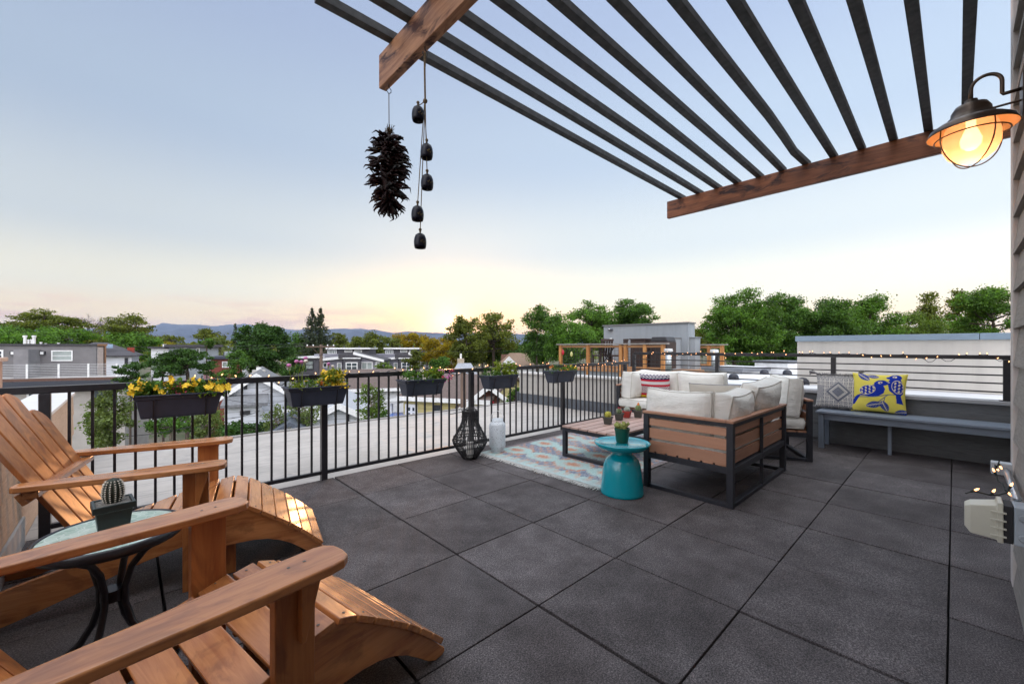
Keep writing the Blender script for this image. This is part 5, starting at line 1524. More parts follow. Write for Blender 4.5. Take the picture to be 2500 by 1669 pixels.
def hip_house():
    B = Bld('house', 'small white house with a dark hip roof and red chimney behind the grey building', 'house', 262, 890, 44)
    x0, x1 = B.x(262), B.x(322)
    rf = B.hip(LAPW, SHD, x0 - 4, x1, 0, 8, B.z(300, 867), B.z(280, 835), .4, .42)
    B.window(304, 313, 873, 888, 0, FRD, PANE, (0, 1), .1)
    b = MB(); x = B.x(320, 4); b.box(x - .3, x + .3, 3.6, 4.3, B.z(320, 870), B.z(320, 848, 4)); b.build('chimney', simple('red_brick', (.28, .05, .03), .9), rf)
    b = MB(); x = B.x(265, .8); b.box(x - .35, x + .35, .6, .9, B.z(265, 849, .8), B.z(265, 840, .8)); b.build('roof_light', simple('blue_glass', (.25, .36, .5), .3), rf)
hip_house()
def blue_block():
    B = Bld('apartment_building', 'flat roofed pale blue grey building behind the dark leafy tree', 'building', 368, 890, 48)
    x0, x1, x2 = B.x(368), B.x(412), B.x(533)
    B.box('wall', STUB, x1, x2, 0, 8, 0, B.z(450, 847)); B.box('roof_edge', SHD, x1 - .4, x2 + .5, -.5, 8, B.z(450, 847), B.z(450, 841))
    w = B.box('low_wing', STW, x0, x1 - .02, .3, 8, 0, B.z(390, 850)); B.box('wing_roof', SHD, x0 - .3, x1 - .03, 0, 8, B.z(390, 850), B.z(390, 846), w)
    for a, c in ((440, 446), (448, 456), (480, 488)): B.window(a, c, 849, 862, 0, FRW, PANE, (0, 1), .12)
    b = MB(); x = B.x(402, 3); b.lathe([(.2, B.z(402, 848, 3)), (.2, B.z(402, 840, 3))], 8, (x, 3, 0)); b.build('roof_vent', FRW, B.t)
blue_block()
def red_house():
    B = Bld('house', 'red brown wood clad house with a white window beside the big maple', 'house', 500, 890, 40)
    B.box('wall', REDW, B.x(515), B.x(585), 0, 7, 0, B.z(540, 876)); B.box('roof_edge', simple('navy_edge', (.03, .035, .06), .6), B.x(510), B.x(588), -.3, 7, B.z(540, 876), B.z(540, 870))
    B.box('pink_wing', simple('mauve_stucco', (.26, .14, .15), .8), B.x(496), B.x(514.6), .2, 7, 0, B.z(505, 890))
    B.box('roof_unit', STUB, B.x(546), B.x(562), 1, 3, B.z(552, 870), B.z(552, 858)); B.box('dark_unit', FRD, B.x(543), B.x(545.8), 1, 3, B.z(545, 870), B.z(545, 859))
    B.window(542, 566, 882, 897, 0, FRW, PANEL_, (1, 0), .08)
red_house()
def far_white():
    B = Bld('house', 'white flat roofed house half hidden by the big maple', 'house', 562, 890, 60)
    B.box('wall', STW, B.x(565), B.x(600), 0, 6, 0, B.z(570, 850)); B.box('roof_edge', SHG, B.x(562), B.x(604), -.3, 6, B.z(570, 850), B.z(570, 847))
far_white()
def townhouse(label, k, d, p):
    f = lambda px: p + (px - 725) * k
    B = Bld('townhouse', label, 'townhouse', f(725), 890, d, group='modern grey townhouses in the middle distance', face=.3)
    def bx(name, m, a, c, y0, y1, top, bot=None, parent=None, ov=0):
        a, c = f(a), f(c)
        return B.box(name, m, B.x(a, y0), B.x(c, y0), y0, y1, 0 if bot is None else B.z((a + c) / 2, bot, y0), B.z((a + c) / 2, top, y0), parent)
    w = bx('left_wing', DKG, 725, 778, 0, 8, 874); bx('wing_edge', FRW, 724, 780, -.2, 8, 870.5, 874.2, w)
    B.window(f(744.5), f(766), 879, 902, 0, FRD, PANEL_, (0, 1), .12)
    bx('middle_block', LAV, 767, 836, 2.0, 9, 864); 
    bx('tower', DKG, 798, 900, 4.0, 10, 852); t = bx('tower_roof', FRW, 795, 903, 3.4, 10, 848.5, 852.2)
    B.window(f(800), f(822), 854, 864, 4.0, FRW, PANEL_, (3, 0), .1); B.window(f(841), f(860), 854, 860, 4.0, FRW, PANEL_, (0, 0), .1); B.window(f(865), f(884), 854, 860, 4.0, FRW, PANEL_, (0, 0), .1)
    # mono pitch wings
    def shed(name, m, rm, a, c, y0, y1, ta, tc):
        xa, xc = B.x(f(a), y0), B.x(f(c), y0); za, zc = B.z(f(a), ta, y0), B.z(f(c), tc, y0)
        b = MB(); b.prism([(xa, 0), (xc, 0), (xc, zc), (xa, za)], lambda u, v, w: (u, w, v), y0, y1); q = b.build(name, m, B.t)
        b = MB(); b.prism([(xa - .2, za + .01), (xc + .2, zc + .01), (xc + .2, zc + .3), (xa - .2, za + .3)], lambda u, v, w: (u, w, v), y0 - .4, y1); r = b.build('shed_roof', rm, q)
        b = MB(); b.prism([(xa - .2, za + .0), (xc + .2, zc + .0), (xc + .2, zc + .34), (xa - .2, za + .34)], lambda u, v, w: (u, w, v), y0 - .48, y0 - .402); b.build('fascia', FRW, r)
    shed('left_shed', LAV, SHD, 780, 836, .8, 7, 882, 875)
    shed('right_shed', LAV, SHD, 868, 935, .6, 7, 865, 884)
    bx('front_bay', DKG, 838, 878, -.6, 5, 875); b = bx('bay_roof', SHD, 826, 880, .2, 4, 864, 874.5)
    bx('bay_edge', FRW, 836, 880, -.8, -.602, 873, 875.5)
    B.window(f(844), f(873), 884, 904, -.6, FRW, PANE, (1, 1), .12); B.window(f(882), f(910), 883, 902, .6, FRW, PANEL_, (1, 0), .12); B.window(f(917), f(927), 883, 898, .6, FRW, PANEL_, (0, 0), .12); B.window(f(823), f(834), 885, 904, .8, FRW, PANEL_, (0, 0), .1); B.window(f(788), f(799), 885, 897, .8, FRW, PANE, (0, 0), .1)
    for px in (840, 877):
        b = MB(); b.lathe([(.12, B.z(f(px), 848, 6)), (.12, B.z(f(px), 844, 6))], 8, (B.x(f(px), 6), 6, 0)); b.build('roof_vent', FRD, t)
townhouse('modern grey townhouse of sloping roofs nearest the utility pole', 1.0, 52, 725)
townhouse('modern grey townhouse partly hidden by a round tree, right of its twin', .89, 61, 874)
def white_house():
    B = Bld('house', 'white lap sided house with a grey gabled roof below the railing', 'house', 555, 1000, 21)
    x0, x1 = B.x(548), B.x(700); 
    rf = B.gable(LAPW, SHG, x0, x1, 0, 9, B.z(625, 962), B.z(625, 918), 'y', .35, trim=FRW)
    b = MB(); x = B.x(632, 5); b.box(x - .35, x + .35, 4.6, 5.4, B.z(632, 925, 5), B.z(632, 903, 5)); c = b.build('chimney', simple('pale_brick', (.42, .41, .38), .9), rf)
    b = MB(); x = B.x(632, 5); b.lathe([(.14, B.z(632, 903, 5)), (.14, B.z(632, 896, 5))], 10, (x, 5, 0)); b.build('chimney_pot', FRW, c)
    # lean-to in front
    xa, xb = B.x(556, -1.6), B.x(640, -1.6)
    b = MB(); b.box(xa, xb, -1.8, -.002, 0, B.z(600, 990, -1.8)); b.build('front_room', LAPW, B.t)
    b = MB(); zf, zr = B.z(600, 990, -1.8), B.z(600, 968, 0); b.prism([(-2.1, zf - .02), (-.01, zr), (-.01, zr + .12), (-2.1, zf + .1)], lambda u, v, w: (w, u, v), xa - .25, xb + .25); b.build('lean_to_roof', SHG, B.t)
    B.window(586, 611, 1002, 1012, -1.8, FRD, PANE, (1, 0), .08); B.window(596, 604, 938, 950, 0, FRD, PANE, (0, 0), .06)
    b = MB(); x = B.x(637, -1.85); b.box(x - .13, x + .13, -1.95, -1.802, B.z(637, 1014, -1.8), B.z(637, 1000, -1.8)); b.build('meter_box', simple('meter_grey', (.3, .32, .34), .5), B.t)
white_house()
def white_house_wing():
    B = Bld('house', 'long grey shingled roof with white gutters between the white house and the garage', 'house', 690, 1000, 22.5)
    B.gable(LAPW, SHG, B.x(640), B.x(790), 0, 7, B.z(700, 1000), B.z(700, 945, 3.5), 'x', .3, trim=FRW)
white_house_wing()
def dark_shed():
    B = Bld('shed', 'low blue grey shingled shed roof just beyond the flat roof', 'shed', 690, 1040, 14)
    B.gable(LAPW, simple('blue_shingle', (.075, .09, .115), .85, .3, 9, .3), B.x(672), B.x(742), 0, 3.2, B.z(705, 1058), B.z(705, 1022, 1.6), 'y', .2)
dark_shed()
def garage():
    B = Bld('garage', 'white clapboard garage with a pale gable roof and black gutter edge', 'garage', 800, 1000, 19)
    B.gable(LAPW, simple('pale_grey_shingle', (.36, .38, .41), .9, .15, 7), B.x(758), B.x(892), 0, 7, B.z(830, 1022), B.z(822, 990), 'y', .3, trim=FRW)
    b = MB(); b.box(B.x(850, -.1), B.x(853, -.1), -.06, -.002, B.z(850, 1046), B.z(850, 1003)); b.build('downpipe', FRD, B.t)
garage()
def white_cottage():
    B = Bld('house', 'white stucco cottage with brown shingled roof right of the second planter', 'house', 850, 960, 30)
    B.gable(STW, SHB, B.x(832), B.x(990), 0, 9, B.z(900, 949), B.z(900, 905, 4.5), 'x', .4, trim=FRW)
    B.window(867, 874, 955, 970, 0, FRD, PANE, (0, 1), .08)
    b = MB(); x = B.x(900, 2); b.lathe([(.10, B.z(900, 945, 2)), (.10, B.z(900, 922, 2))], 8, (x, 2, 0)); b.build('roof_vent', FRW, B.t)
white_cottage()
def yellow_house():
    B = Bld('house', 'yellow house with a long brown roof and a cream gable holding a round sign', 'house', 970, 1000, 23, YAW - PI / 2 + R_(-20))
    x0, x1 = B.x(985), B.x(1190)
    B.gable(LAPY, SHB, x0, x1, 0, 7.5, B.z(1080, 974), B.z(1080, 917, 3.7), 'x', .25, trim=FRW)
    B.window(990, 1020, 986, 1024, 0, FRW, PANE, (1, 1), .18); B.window(1060, 1078, 988, 1009, 0, FRD, PANE, (2, 2), .07)
    B.box('carport', simple('carport_grey', (.45, .45, .44), .6), B.x(930, 0), x0 - .4, 0, 3, B.z(955, 985), B.z(955, 979))
    b = MB(); b.box(B.x(948), B.x(951), .2, .35, 0, B.z(950, 985)); b.build('carport_post', FRW, B.t)
yellow_house()
def cream_gable():
    B = Bld('house', 'cream sided gable with a round brown plaque beneath the herb planter', 'house', 1190, 1000, 21.5, YAW - PI / 2 + R_(12))
    x0, x1 = B.x(1128), B.x(1252)
    B.gable(LAPC, SHB, x0, x1, 0, 6, B.z(1190, 992), B.z(1190, 944), 'y', .3, trim=FRW)
    b = MB(); n = 24; c = (B.x(1198), 0, B.z(1198, 972)); r = .48
    b.lathe([(r, -.0), (r, .05), (0, .05)], n, T=Matrix.Translation((c[0], -.004, c[2])) @ Matrix.Rotation(R_(90), 4, 'X')); pl = b.build('round_plaque', simple('brown_plaque', (.10, .035, .025), .8, .3, 4), B.t)
    b = MB(); 
    for k in range(5): b.sphere((c[0] - .12 + k * .06, -.07, c[2] - .2 + .05 * (k % 2)), .05, 6, 4)
    b.build('red_ornament', simple('red_ornament', (.5, .03, .05), .6), pl)
cream_gable()
def blue_car():
    d = 22.0
    t = thing('parked_car', 'bright blue car nose in under the carport beside the yellow house', 'car', P(966, CY, d) + UP * (GROUND - CAM.z), YAW - PI / 2)
    zt = rel(0, 1016, d); 
    # stands in the raised yard: build on a low terrace
    base = max(0, zt - 1.45)
    b = MB(); b.prism([(-2, .35), (-1.95, .85), (-1.1, .95), (-.6, 1.42), (.8, 1.42), (1.35, .95), (2.0, .82), (2.05, .35)], lambda u, v, w: (u, w, v + base), 0, 1.7); b.build('body', simple('blue_paint', (.01, .09, .38), .25, .05, spec=.7), t, bevel=.08)
    b = MB(); b.prism([(-.98, .98), (-.55, 1.34), (.74, 1.34), (1.15, .98)], lambda u, v, w: (u, w, v + base), -.012, 1.712); b.build('side_window', PANE, t)
    for x in (-1.25, 1.3):
        for y in (-.02, 1.55):
            b = MB(); b.lathe([(.2, 0), (.32, .01), (.32, .16), (.2, .17)], 20, T=Matrix.Translation((x, y + .17, .32 + base)) @ Matrix.Rotation(R_(90), 4, 'X')); w = b.build('wheel', simple('tyre', (.02, .02, .02), .8), t)
            b = MB(); b.lathe([(0, -.005), (.19, -.004)], 16, T=Matrix.Translation((x, y + (-.0 if y < .5 else .17), .32 + base)) @ Matrix.Rotation(R_(90), 4, 'X')); b.build('rim', FRW, w)
    return base
cb = blue_car()
def yard_bank():
    b = MB(); p = P(966, CY, 22); q = P(880, CY, 20.5); r = P(1060, CY, 20.5); s = P(1100, CY, 30); u = P(880, CY, 30)
    z = GROUND + cb - .01
    b.add([(q.x, q.y, z), (r.x, r.y, z), (s.x, s.y, z), (u.x, u.y, z), (q.x, q.y, GROUND - .2), (r.x, r.y, GROUND - .2), (s.x, s.y, GROUND - .2), (u.x, u.y, GROUND - .2)], [(0, 1, 2, 3), (4, 5, 1, 0), (5, 6, 2, 1), (6, 7, 3, 2), (7, 4, 0, 3)])
    struct(b.build('terrain', simple('yard_concrete', (.22, .21, .20), .9)))
if cb > 0.05: yard_bank()
def grey_hip():
    B = Bld('house', 'house with a pale grey hip roof and tall chimney behind the corner post', 'house', 1125, 920, 34)
    x0, x1 = B.x(1098), B.x(1168)
    rf = B.hip(simple('pale_grey_wall', (.40, .42, .46), .8), simple('pale_blue_shingle', (.27, .29, .325), .9, .2, 8), x0, x1, 0, 6, B.z(1125, 934), B.z(1125, 886, 3), .3, .30)
    b = MB(); x = B.x(1125, 3.2); b.box(x - .3, x + .3, 3.0, 3.6, B.z(1125, 895, 3), B.z(1125, 875, 3)); c = b.build('chimney', simple('tan_brick', (.34, .29, .22), .9), rf)
    b = MB(); b.lathe([(.09, B.z(1125, 875, 3)), (.09, B.z(1125, 863, 3))], 8, (x, 3.3, 0)); b.build('flue', FRW, c)
grey_hip()
def tan_house():
    B = Bld('house', 'house with a tan shingled hip roof and small white dormer among trees', 'house', 1240, 880, 48)
    x0, x1 = B.x(1222), B.x(1335)
    rf = B.hip(STW, SHT, x0, x1, 0, 9, B.z(1280, 893), B.z(1280, 861, 4.5), .5, .25)
    b = MB(); xc = B.x(1243, .2); z0 = B.z(1243, 888, .2); b.prism([(-.9, 0), (.9, 0), (0, .85)], lambda u, v, w: (xc + u, w, z0 + v), -.4, 2.2); b.build('dormer', FRW, rf)
    b = MB(); x = B.x(1232, 4); b.box(x - .45, x + .45, 3.6, 4.4, B.z(1232, 880, 4), B.z(1232, 865, 4)); b.build('chimney', simple('brown_brick', (.20, .11, .08), .9), rf)
tan_house()

# ------------------------------------------------------------------ neighbouring roof terrace on the right
def white_roof():
    b = MB(); b.box(5.1, 13.5, -6.0, 1.6, .40, .575)
    o = b.build('white_roof', ROOFW); tag(o, 'flat white membrane roof of the neighbouring unit beyond the bar railing', 'roof')
    t = thing('roof_hatch', 'low flat roof hatch with a grey rim on the white roof', 'roof hatch', (0, 0, .577))
    p = P(1795, CY, 9.3); q = P(1850, CY, 9.6)
    def hbox(name, m, p, w, dp, z0, z1, par):
        T = Matrix.Translation((p.x, p.y, 0)) @ Matrix.Rotation(R_(75), 4, 'Z'); b = MB(); b.box(-w / 2, w / 2, -dp / 2, dp / 2, z0, z1, T=T); return b.build(name, m, par, bevel=.01)
    hbox('curb', FRW, p, .9, .9, 0, .05, t); hbox('lid', simple('hatch_grey', (.16, .17, .19), .6), p, 1.0, 1.0, .05, .13, t); hbox('lid_top', ROOFW, p, .9, .9, .131, .14, t)
    t = thing('roof_curb', 'white boxed roof curb with a dark rim in front of the trees', 'roof curb', (0, 0, .577)); p = P(1904, CY, 9.4)
    hbox('box', FRW, p, .72, .72, 0, .22, t); hbox('rim', simple('rim_grey', (.12, .13, .15), .6), p, .78, .78, .22, .27, t)
    for k, (px, d) in enumerate(((1866, 8.6), (1922, 8.5), (1791, 7.2), (1960, 6.2))):
        p = P(px, CY, d); lab = ('small dark dome vent on the white roof, left below the boxed curb', 'small dark dome vent on the white roof, right below the boxed curb', 'dark dome vent on the white roof just right of the far sofa cushions', 'dark roof vent beside the beige wall foot, left of the grey pillow')[k]
        t = thing('roof_vent', lab, 'roof vent', (p.x, p.y, .576), group='small dark roof vents')
        r = .085; b = MB(); b.lathe([(r, 0), (r, .02), (r * .9, .07), (r * .5, .105), (0, .115)], 16); b.build('dome', simple('vent_black', (.015, .018, .03), .4), t, smooth=True)
        b = MB(); b.lathe([(r * 1.4, 0), (r * 1.4, .006), (0, .006)], 16); b.build('flange', FRW, t)
    p = P(2176, CY, 5.75)
    t = thing('junction_box', 'small black junction box with white cables on the white roof right of the yellow pillow', 'junction box', (p.x, p.y, .576))
    b = MB(); b.box(-.03, .03, -.075, .075, 0, .075); b.build('box', simple('jbox', (.02, .025, .03), .5, .4, 40), t, bevel=.004)
    b = MB(); b.tube([(-.031, .02, .04), (-.08, .06, .03), (-.05, .10, .004)], .004, 5); b.tube([(-.031, -.03, .05), (-.06, -.07, .04), (-.03, -.12, .004)], .004, 5); b.build('cable', FRW, t)
white_roof()
def beige_wall():
    t = thing('roof_wall', 'plain beige stucco wall with a blue grey metal coping behind the bench railing', 'wall', (6.35, 0, .578))
    y0 = -.20
    b = MB(); b.box(0, .25, -5.5, y0, 0, .655); b.build('stucco', streaky('beige_stucco', (.60, .57, .52)), t)
    b = MB(); b.box(-.03, .28, -2.05, y0 + .02, .656, .735); b.box(-.03, .28, -5.5, -2.056, .656, .735); b.build('coping', simple('blue_grey_coping', (.24, .32, .40), .35, .05), t, bevel=.004)
beige_wall()
def stair_tower():
    X = 12.0
    t = thing('stair_tower', 'blue grey stucco stair penthouse with a parapet edge and round wall light', 'rooftop building', (X, 0, -.6))
    def yy(px, x=X): 
        r = FW + RT * ((px - CX) / FPX); return CAM.y + r.y * (x - CAM.x) / r.x
    def z_(px, py, x=X):
        r = FW + RT * ((px - CX) / FPX); d = (x - CAM.x) / r.x; return CAM.z + d * (CY - py) / FPX + .6
    ya, yb = yy(1474), yy(1680)
    b = MB(); b.prism([(ya, 0), (yb, 0), (yb, z_(1680, 789)), (ya, z_(1474, 797))], lambda u, v, w: (w, u, v), 0, .5); b.build('wall', STUB, t)
    b = MB(); b.prism([(ya + .03, z_(1474, 797) + .005), (yb - .03, z_(1680, 789) + .005), (yb - .03, z_(1680, 785.5)), (ya + .03, z_(1474, 793.5))], lambda u, v, w: (w, u, v), -.04, .54); b.build('coping', simple('tower_coping', (.16, .165, .17), .6), t)
    yc = yy(1697, X + .1); b = MB(); b.box(.1, .5, yc, yb - .002, 0, z_(1690, 824)); b.box(.06, .54, yc - .03, yb - .003, z_(1690, 824) + .002, z_(1690, 822)); b.build('side_wing', STUB, t)
    b = MB(); b.box(-.6, -.002, yy(1642, X - .6), yy(1613, X - .6), 0, z_(1628, 827, X - .6)); s = b.build('shaft', STUB, t)
    b = MB(); b.box(-.64, -.003, yy(1643, X - .6), yy(1612, X - .6), z_(1628, 827, X - .6) + .002, z_(1628, 823.5, X - .6)); b.build('shaft_cap', simple('shaft_cap', (.13, .135, .14), .6), s)
    b = MB(); yl = yy(1492); zl = z_(1492, 804); b.sphere((-.06, yl, zl), .085, 14, 10, sc_=(.9, 1.15, .7)); l = b.build('wall_light', simple('light_metal', (.08, .09, .11), .4), t, smooth=True)
    b = MB(); b.sphere((-.10, yl, zl + .005), .05, 10, 8, sc_=(1, .9, .5)); b.build('lens', FRW, l, smooth=True)
    b = MB(); b.box(-.03, -.002, yl - .04, yl + .04, z_(1492, 832), z_(1492, 825)); b.build('switch_box', FRW, t)
stair_tower()
def cedar_rail(label, X, pxs, ytop, ybot, wires, Xoff=0):
    t = thing('cedar_railing', label, 'railing', (X, 0, 0))
    def yy(px): r = FW + RT * ((px - CX) / FPX); return CAM.y + r.y * (X - CAM.x) / r.x
    def z_(px, py): r = FW + RT * ((px - CX) / FPX); return CAM.z + (X - CAM.x) / r.x * (CY - py) / FPX
    ys = [yy(p) for p in pxs]; zt = z_(pxs[0], ytop); zb = z_(pxs[0], ybot)
    for y, p in zip(ys, pxs):
        b = MB(); b.box(-.045, .045, y - .05, y + .05, zb - .35, zt); b.build('post', CEDAR, t)
    b = MB(); b.box(-.08, .08, ys[-1] - .15, ys[0] + .15, zt + .002, zt + .04); b.build('cap_rail', simple('weathered_cap', (.27, .25, .23), .8, .2, 9), t)
    b = MB(); b.box(-.02, .02, ys[-1], ys[0], zt - .09, zt - .02); b.build('upper_rail', CEDARX, t)
    b = MB(); b.box(-.02, .02, ys[-1], ys[0], zb, zb + .07); b.build('lower_rail', CEDARX, t)
    b = MB()
    for k in range(1, 8): z = zb + (zt - zb) * k / 8; b.box(-.005, .005, ys[-1], ys[0], z - .004, z + .004)
    n = int((ys[0] - ys[-1]) / .12)
    for k in range(n): y = ys[-1] + (ys[0] - ys[-1]) * k / n; b.box(-.0045, .0045, y - .004, y + .004, zb + .07, zt - .09)
    b.build('wire_mesh', FRD, t)
    return ys, zt, zb, yy, z_
ys, zt, zb, yy_, zz_ = cedar_rail('orange cedar deck railing with black wire mesh in front of the stair tower', 10.0, [1369, 1436, 1516, 1528, 1575, 1619], 842, 893, 1)
def neighbour_deck():
    t = thing('deck_platform', 'grey blue stucco base carrying the cedar railed deck', 'deck', (10.0, 0, 0))
    b = MB(); b.box(-.02, 3.5, ys[-1] - .6, ys[0] + .3, -1.4, zb - .12); b.build('base', STUB, t)
    b = MB(); b.box(-.08, 3.6, ys[-1] - .6, ys[0] + .35, zb - .118, zb - .05); b.build('floor', CEDARX, t)
    z0 = zb - .049
    dw = simple('dark_wicker', (.045, .026, .022), .7, .4, 40)
    def chair(px, X, lab, rz):
        y = yy_(px) + (X - 10) * .55; c = thing('patio_chair', lab, 'chair', (X, y, z0), rz, 'dark chairs on the neighbouring deck')
        b = MB(); b.box(-.24, .24, -.24, .24, .40, .45); b.build('seat', dw, c, bevel=.01)
        b = MB()
        for k in range(5): b.bar((-.24, -.2 + k * .1, .452), (-.32, -.2 + k * .1, .98), .07, .02, (1, 0, 0))
        b.bar((-.315, -.25, .96), (-.315, .25, .96), .04, .07); b.build('backrest', dw, c)
        for x in (-.21, .21):
            for yy in (-.21, .21):
                b = MB(); b.box(x - .02, x + .02, yy - .02, yy + .02, 0, .398); b.build('leg', dw, c)
    chair(1462, 10.9, 'dark slatted patio chair near the middle of the cedar railed deck', 1.2); chair(1500, 11.0, 'dark slatted patio chair by the paired posts of the cedar railed deck', 2.4)
    y = yy_(1478) + .5; c = thing('folding_table', 'black folding table with crossed legs on the cedar railed deck', 'table', (10.8, y, z0))
    b = MB(); b.box(-.3, .3, -.32, .32, .70, .725); b.build('tabletop', FRD, c)
    b = MB(); b.bar((0, -.28, 0), (0, .28, .70), .03, .03, (1, 0, 0)); b.bar((.04, .28, 0), (.04, -.28, .70), .03, .03, (1, 0, 0)); b.build('crossed_legs', FRD, c)
    y = yy_(1597) + .1; c = thing('covered_grill', 'dark covered grill cabinet behind the right end of the cedar railing', 'grill', (10.75, y, z0))
    b = MB(); b.box(-.3, .3, -.28, .28, .06, .88); b.build('cabinet', simple('grill_cover', (.035, .022, .02), .6, .3, 9), c, bevel=.03)
    b = MB(); b.prism([(-.28, .881), (.28, .881), (.22, 1.02), (-.22, 1.02)], lambda u, v, w: (w, u, v), -.28, .28); b.build('lid', FRD, c, bevel=.02)
    y = yy_(1548) + .2; c = thing('wood_crate', 'brown upright wooden cabinet on the cedar railed deck', 'cabinet', (10.8, y, z0))
    b = MB(); b.box(-.25, .25, -.25, .25, .05, .95); b.build('body', dw, c, bevel=.01); b = MB(); b.box(-.28, .28, -.28, .28, .951, .98); b.build('lid', dw, c)
    y = ys[0] - .35; c = thing('hanging_ornament', 'red and yellow glass ornaments hanging under the cedar cap rail', 'ornament', (9.96, y, zt - .02))
    for dy, dz, m in ((.22, -.24, simple('red_glass', (.5, .02, .04), .3)), (-.16, -.30, simple('yellow_glass', (.55, .55, .22), .3))):
        b = MB(); b.tube([(0, dy, 0), (0, dy, dz + .09)], .004, 4); s = b.build('string', FRD, c)
        b = MB(); b.lathe([(.0, .10), (.02, .09), (.05, .02), (.045, -.05), (.0, -.1)], 10, (0, dy, dz)); b.build('glass_piece', m, s, smooth=True)
neighbour_deck()
cedar_rail('short cedar railing with wires right of the stair tower', 12.6, [1705, 1731, 1763], 843, 893, 1)
def pipe(label, px, X, ptop, pbot, r):
    q = FW + RT * ((px - CX) / FPX); d = (X - CAM.x) / q.x; p = CAM + q * d; z0 = min(CAM.z + d * (CY - pbot) / FPX, 0.6); z1 = CAM.z + d * (CY - ptop) / FPX
    t = thing('vent_pipe', label, 'vent pipe', (p.x, p.y, z0), group='galvanised vent pipes with white caps')
    b = MB(); b.lathe([(r, 0), (r, z1 - z0 - .06)], 18); b.build('pipe', simple('vent_steel', (.50, .55, .58), .35, .1, 9, metal=.7), t, smooth=True)
    h = z1 - z0; b = MB(); b.lathe([(r * 1.15, h - .075), (r * 1.45, h - .07), (r * 1.5, h - .03), (r * 1.3, h - .028), (r * 1.3, h - .012), (r * 1.48, h - .01), (r * 1.2, h), (0, h + .005)], 18); b.build('cap', FRW, t)
pipe('galvanised vent pipe with a white cap in front of the stair tower shaft', 1632, 9.2, 851, 912, .075)
pipe('galvanised vent pipe with a white cap in front of the short cedar railing', 1744, 9.6, 853, 905, .07)

# ------------------------------------------------------------------ utility poles and wires
POLE = wood('pole_wood', (.055, .035, .025), (.14, .095, .07), 2, .85, .8)
def pole(label, px, d, ytop, arms):
    p = P(px, CY, d); t = thing('utility_pole', label, 'utility pole', (p.x, p.y, GROUND), YAW - PI / 2)
    h = rel(px, ytop, d); b = MB(); b.tube([(0, 0, 0), (0, 0, h)], [.17, .13], 10); b.build('pole', POLE, t, smooth=True)
    for z, w in arms:
        b = MB(); b.box(-w, w, -.2, -.08, h - z, h - z + .13); a = b.build('crossarm', POLE, t)
        b = MB(); b.bar((-w * .6, -.14, h - z), (0, -.14, h - z - .7), .05, .03); b.bar((w * .6, -.14, h - z), (0, -.14, h - z - .7), .05, .03); b.build('brace', POLE, a)
        b = MB()
        for k in (-.92, -.5, .5, .92): b.lathe([(.05, h - z + .13), (.06, h - z + .19), (.03, h - z + .26)], 8, (w * k, -.14, 0))
        b.build('insulator', FRW, a)
pole('brown utility pole with a crossarm in front of the twin spruces', 784, 36, 841, [(.25, 1.25)])
pole('thin brown utility pole seen through the balusters left of the corner post', 1131, 19.5, 905, [])
def wire(label, pts, sag, r=.012):
    q = [Vector(p) for p in pts]; t0 = q[0]; out = []
    for a, c in zip(q, q[1:]):
        for k in range(13):
            f = k / 12; out.append(a.lerp(c, f) - t0 - UP * (sag * 4 * f * (1 - f)))
    b = MB(); b.tube(out, r, 4); o = b.build('power_line', simple('line_black', (.03, .03, .035), .6), loc=t0); tag(o, label, 'power line', 'overhead power lines')
wire('overhead power line running left from the crossarm to the grey building', [P(748, 838, 36), P(-200, 826, 34)], .5)
wire('lower overhead power line running left from the crossarm past the hip roof', [P(768, 842, 36), P(-200, 834, 33)], .6)
wire('overhead power line running right from the crossarm toward the sunset trees', [P(800, 840, 36), P(1400, 850, 44)], .5)
wire('service line slanting down from the pole to the white house gable', [P(786, 860, 36), P(640, 955, 20.8)], .5)
wire('service line crossing in front of the white house to the garage', [P(556, 975, 18), P(760, 960, 20), P(786, 880, 36)], .3)
wire('service line slung low over the shrubs toward the utility pole', [P(300, 1065, 12.5), P(520, 1025, 14), P(640, 1000, 20.5)], .1)
# ------------------------------------------------------------------ trees
LM = {'green': leafmat('leaf_green', (.072, .155, .030), .7, .42), 'deep': leafmat('leaf_deep_green', (.045, .105, .022), .65, .32), 'olive': leafmat('leaf_olive', (.115, .145, .026), .6, .42),
      'lime': leafmat('leaf_lime', (.115, .185, .035), .4, .4), 'yellow': leafmat('leaf_yellow', (.24, .22, .015), .35, .35), 'blue': leafmat('needle_green', (.042, .058, .030), .5, .15), 'plum': leafmat('leaf_plum', (.035, .012, .02), .4, .2),
      'gold': leafmat('leaf_sunglow_tint', (.24, .19, .018), .45, .62), 'bright': leafmat('leaf_bright_green', (.092, .195, .032), .7, .44), 'pale': leafmat('leaf_pale', (.13, .18, .06), .4, .4)}  # gold leaves carry the low sun's glow in their colour
BARK = simple('bark', (.06, .045, .035), .95, .4, 5, .5); BARKP = simple('pale_bark', (.22, .19, .16), .95, .3, 5, .4)
SEED = [100]
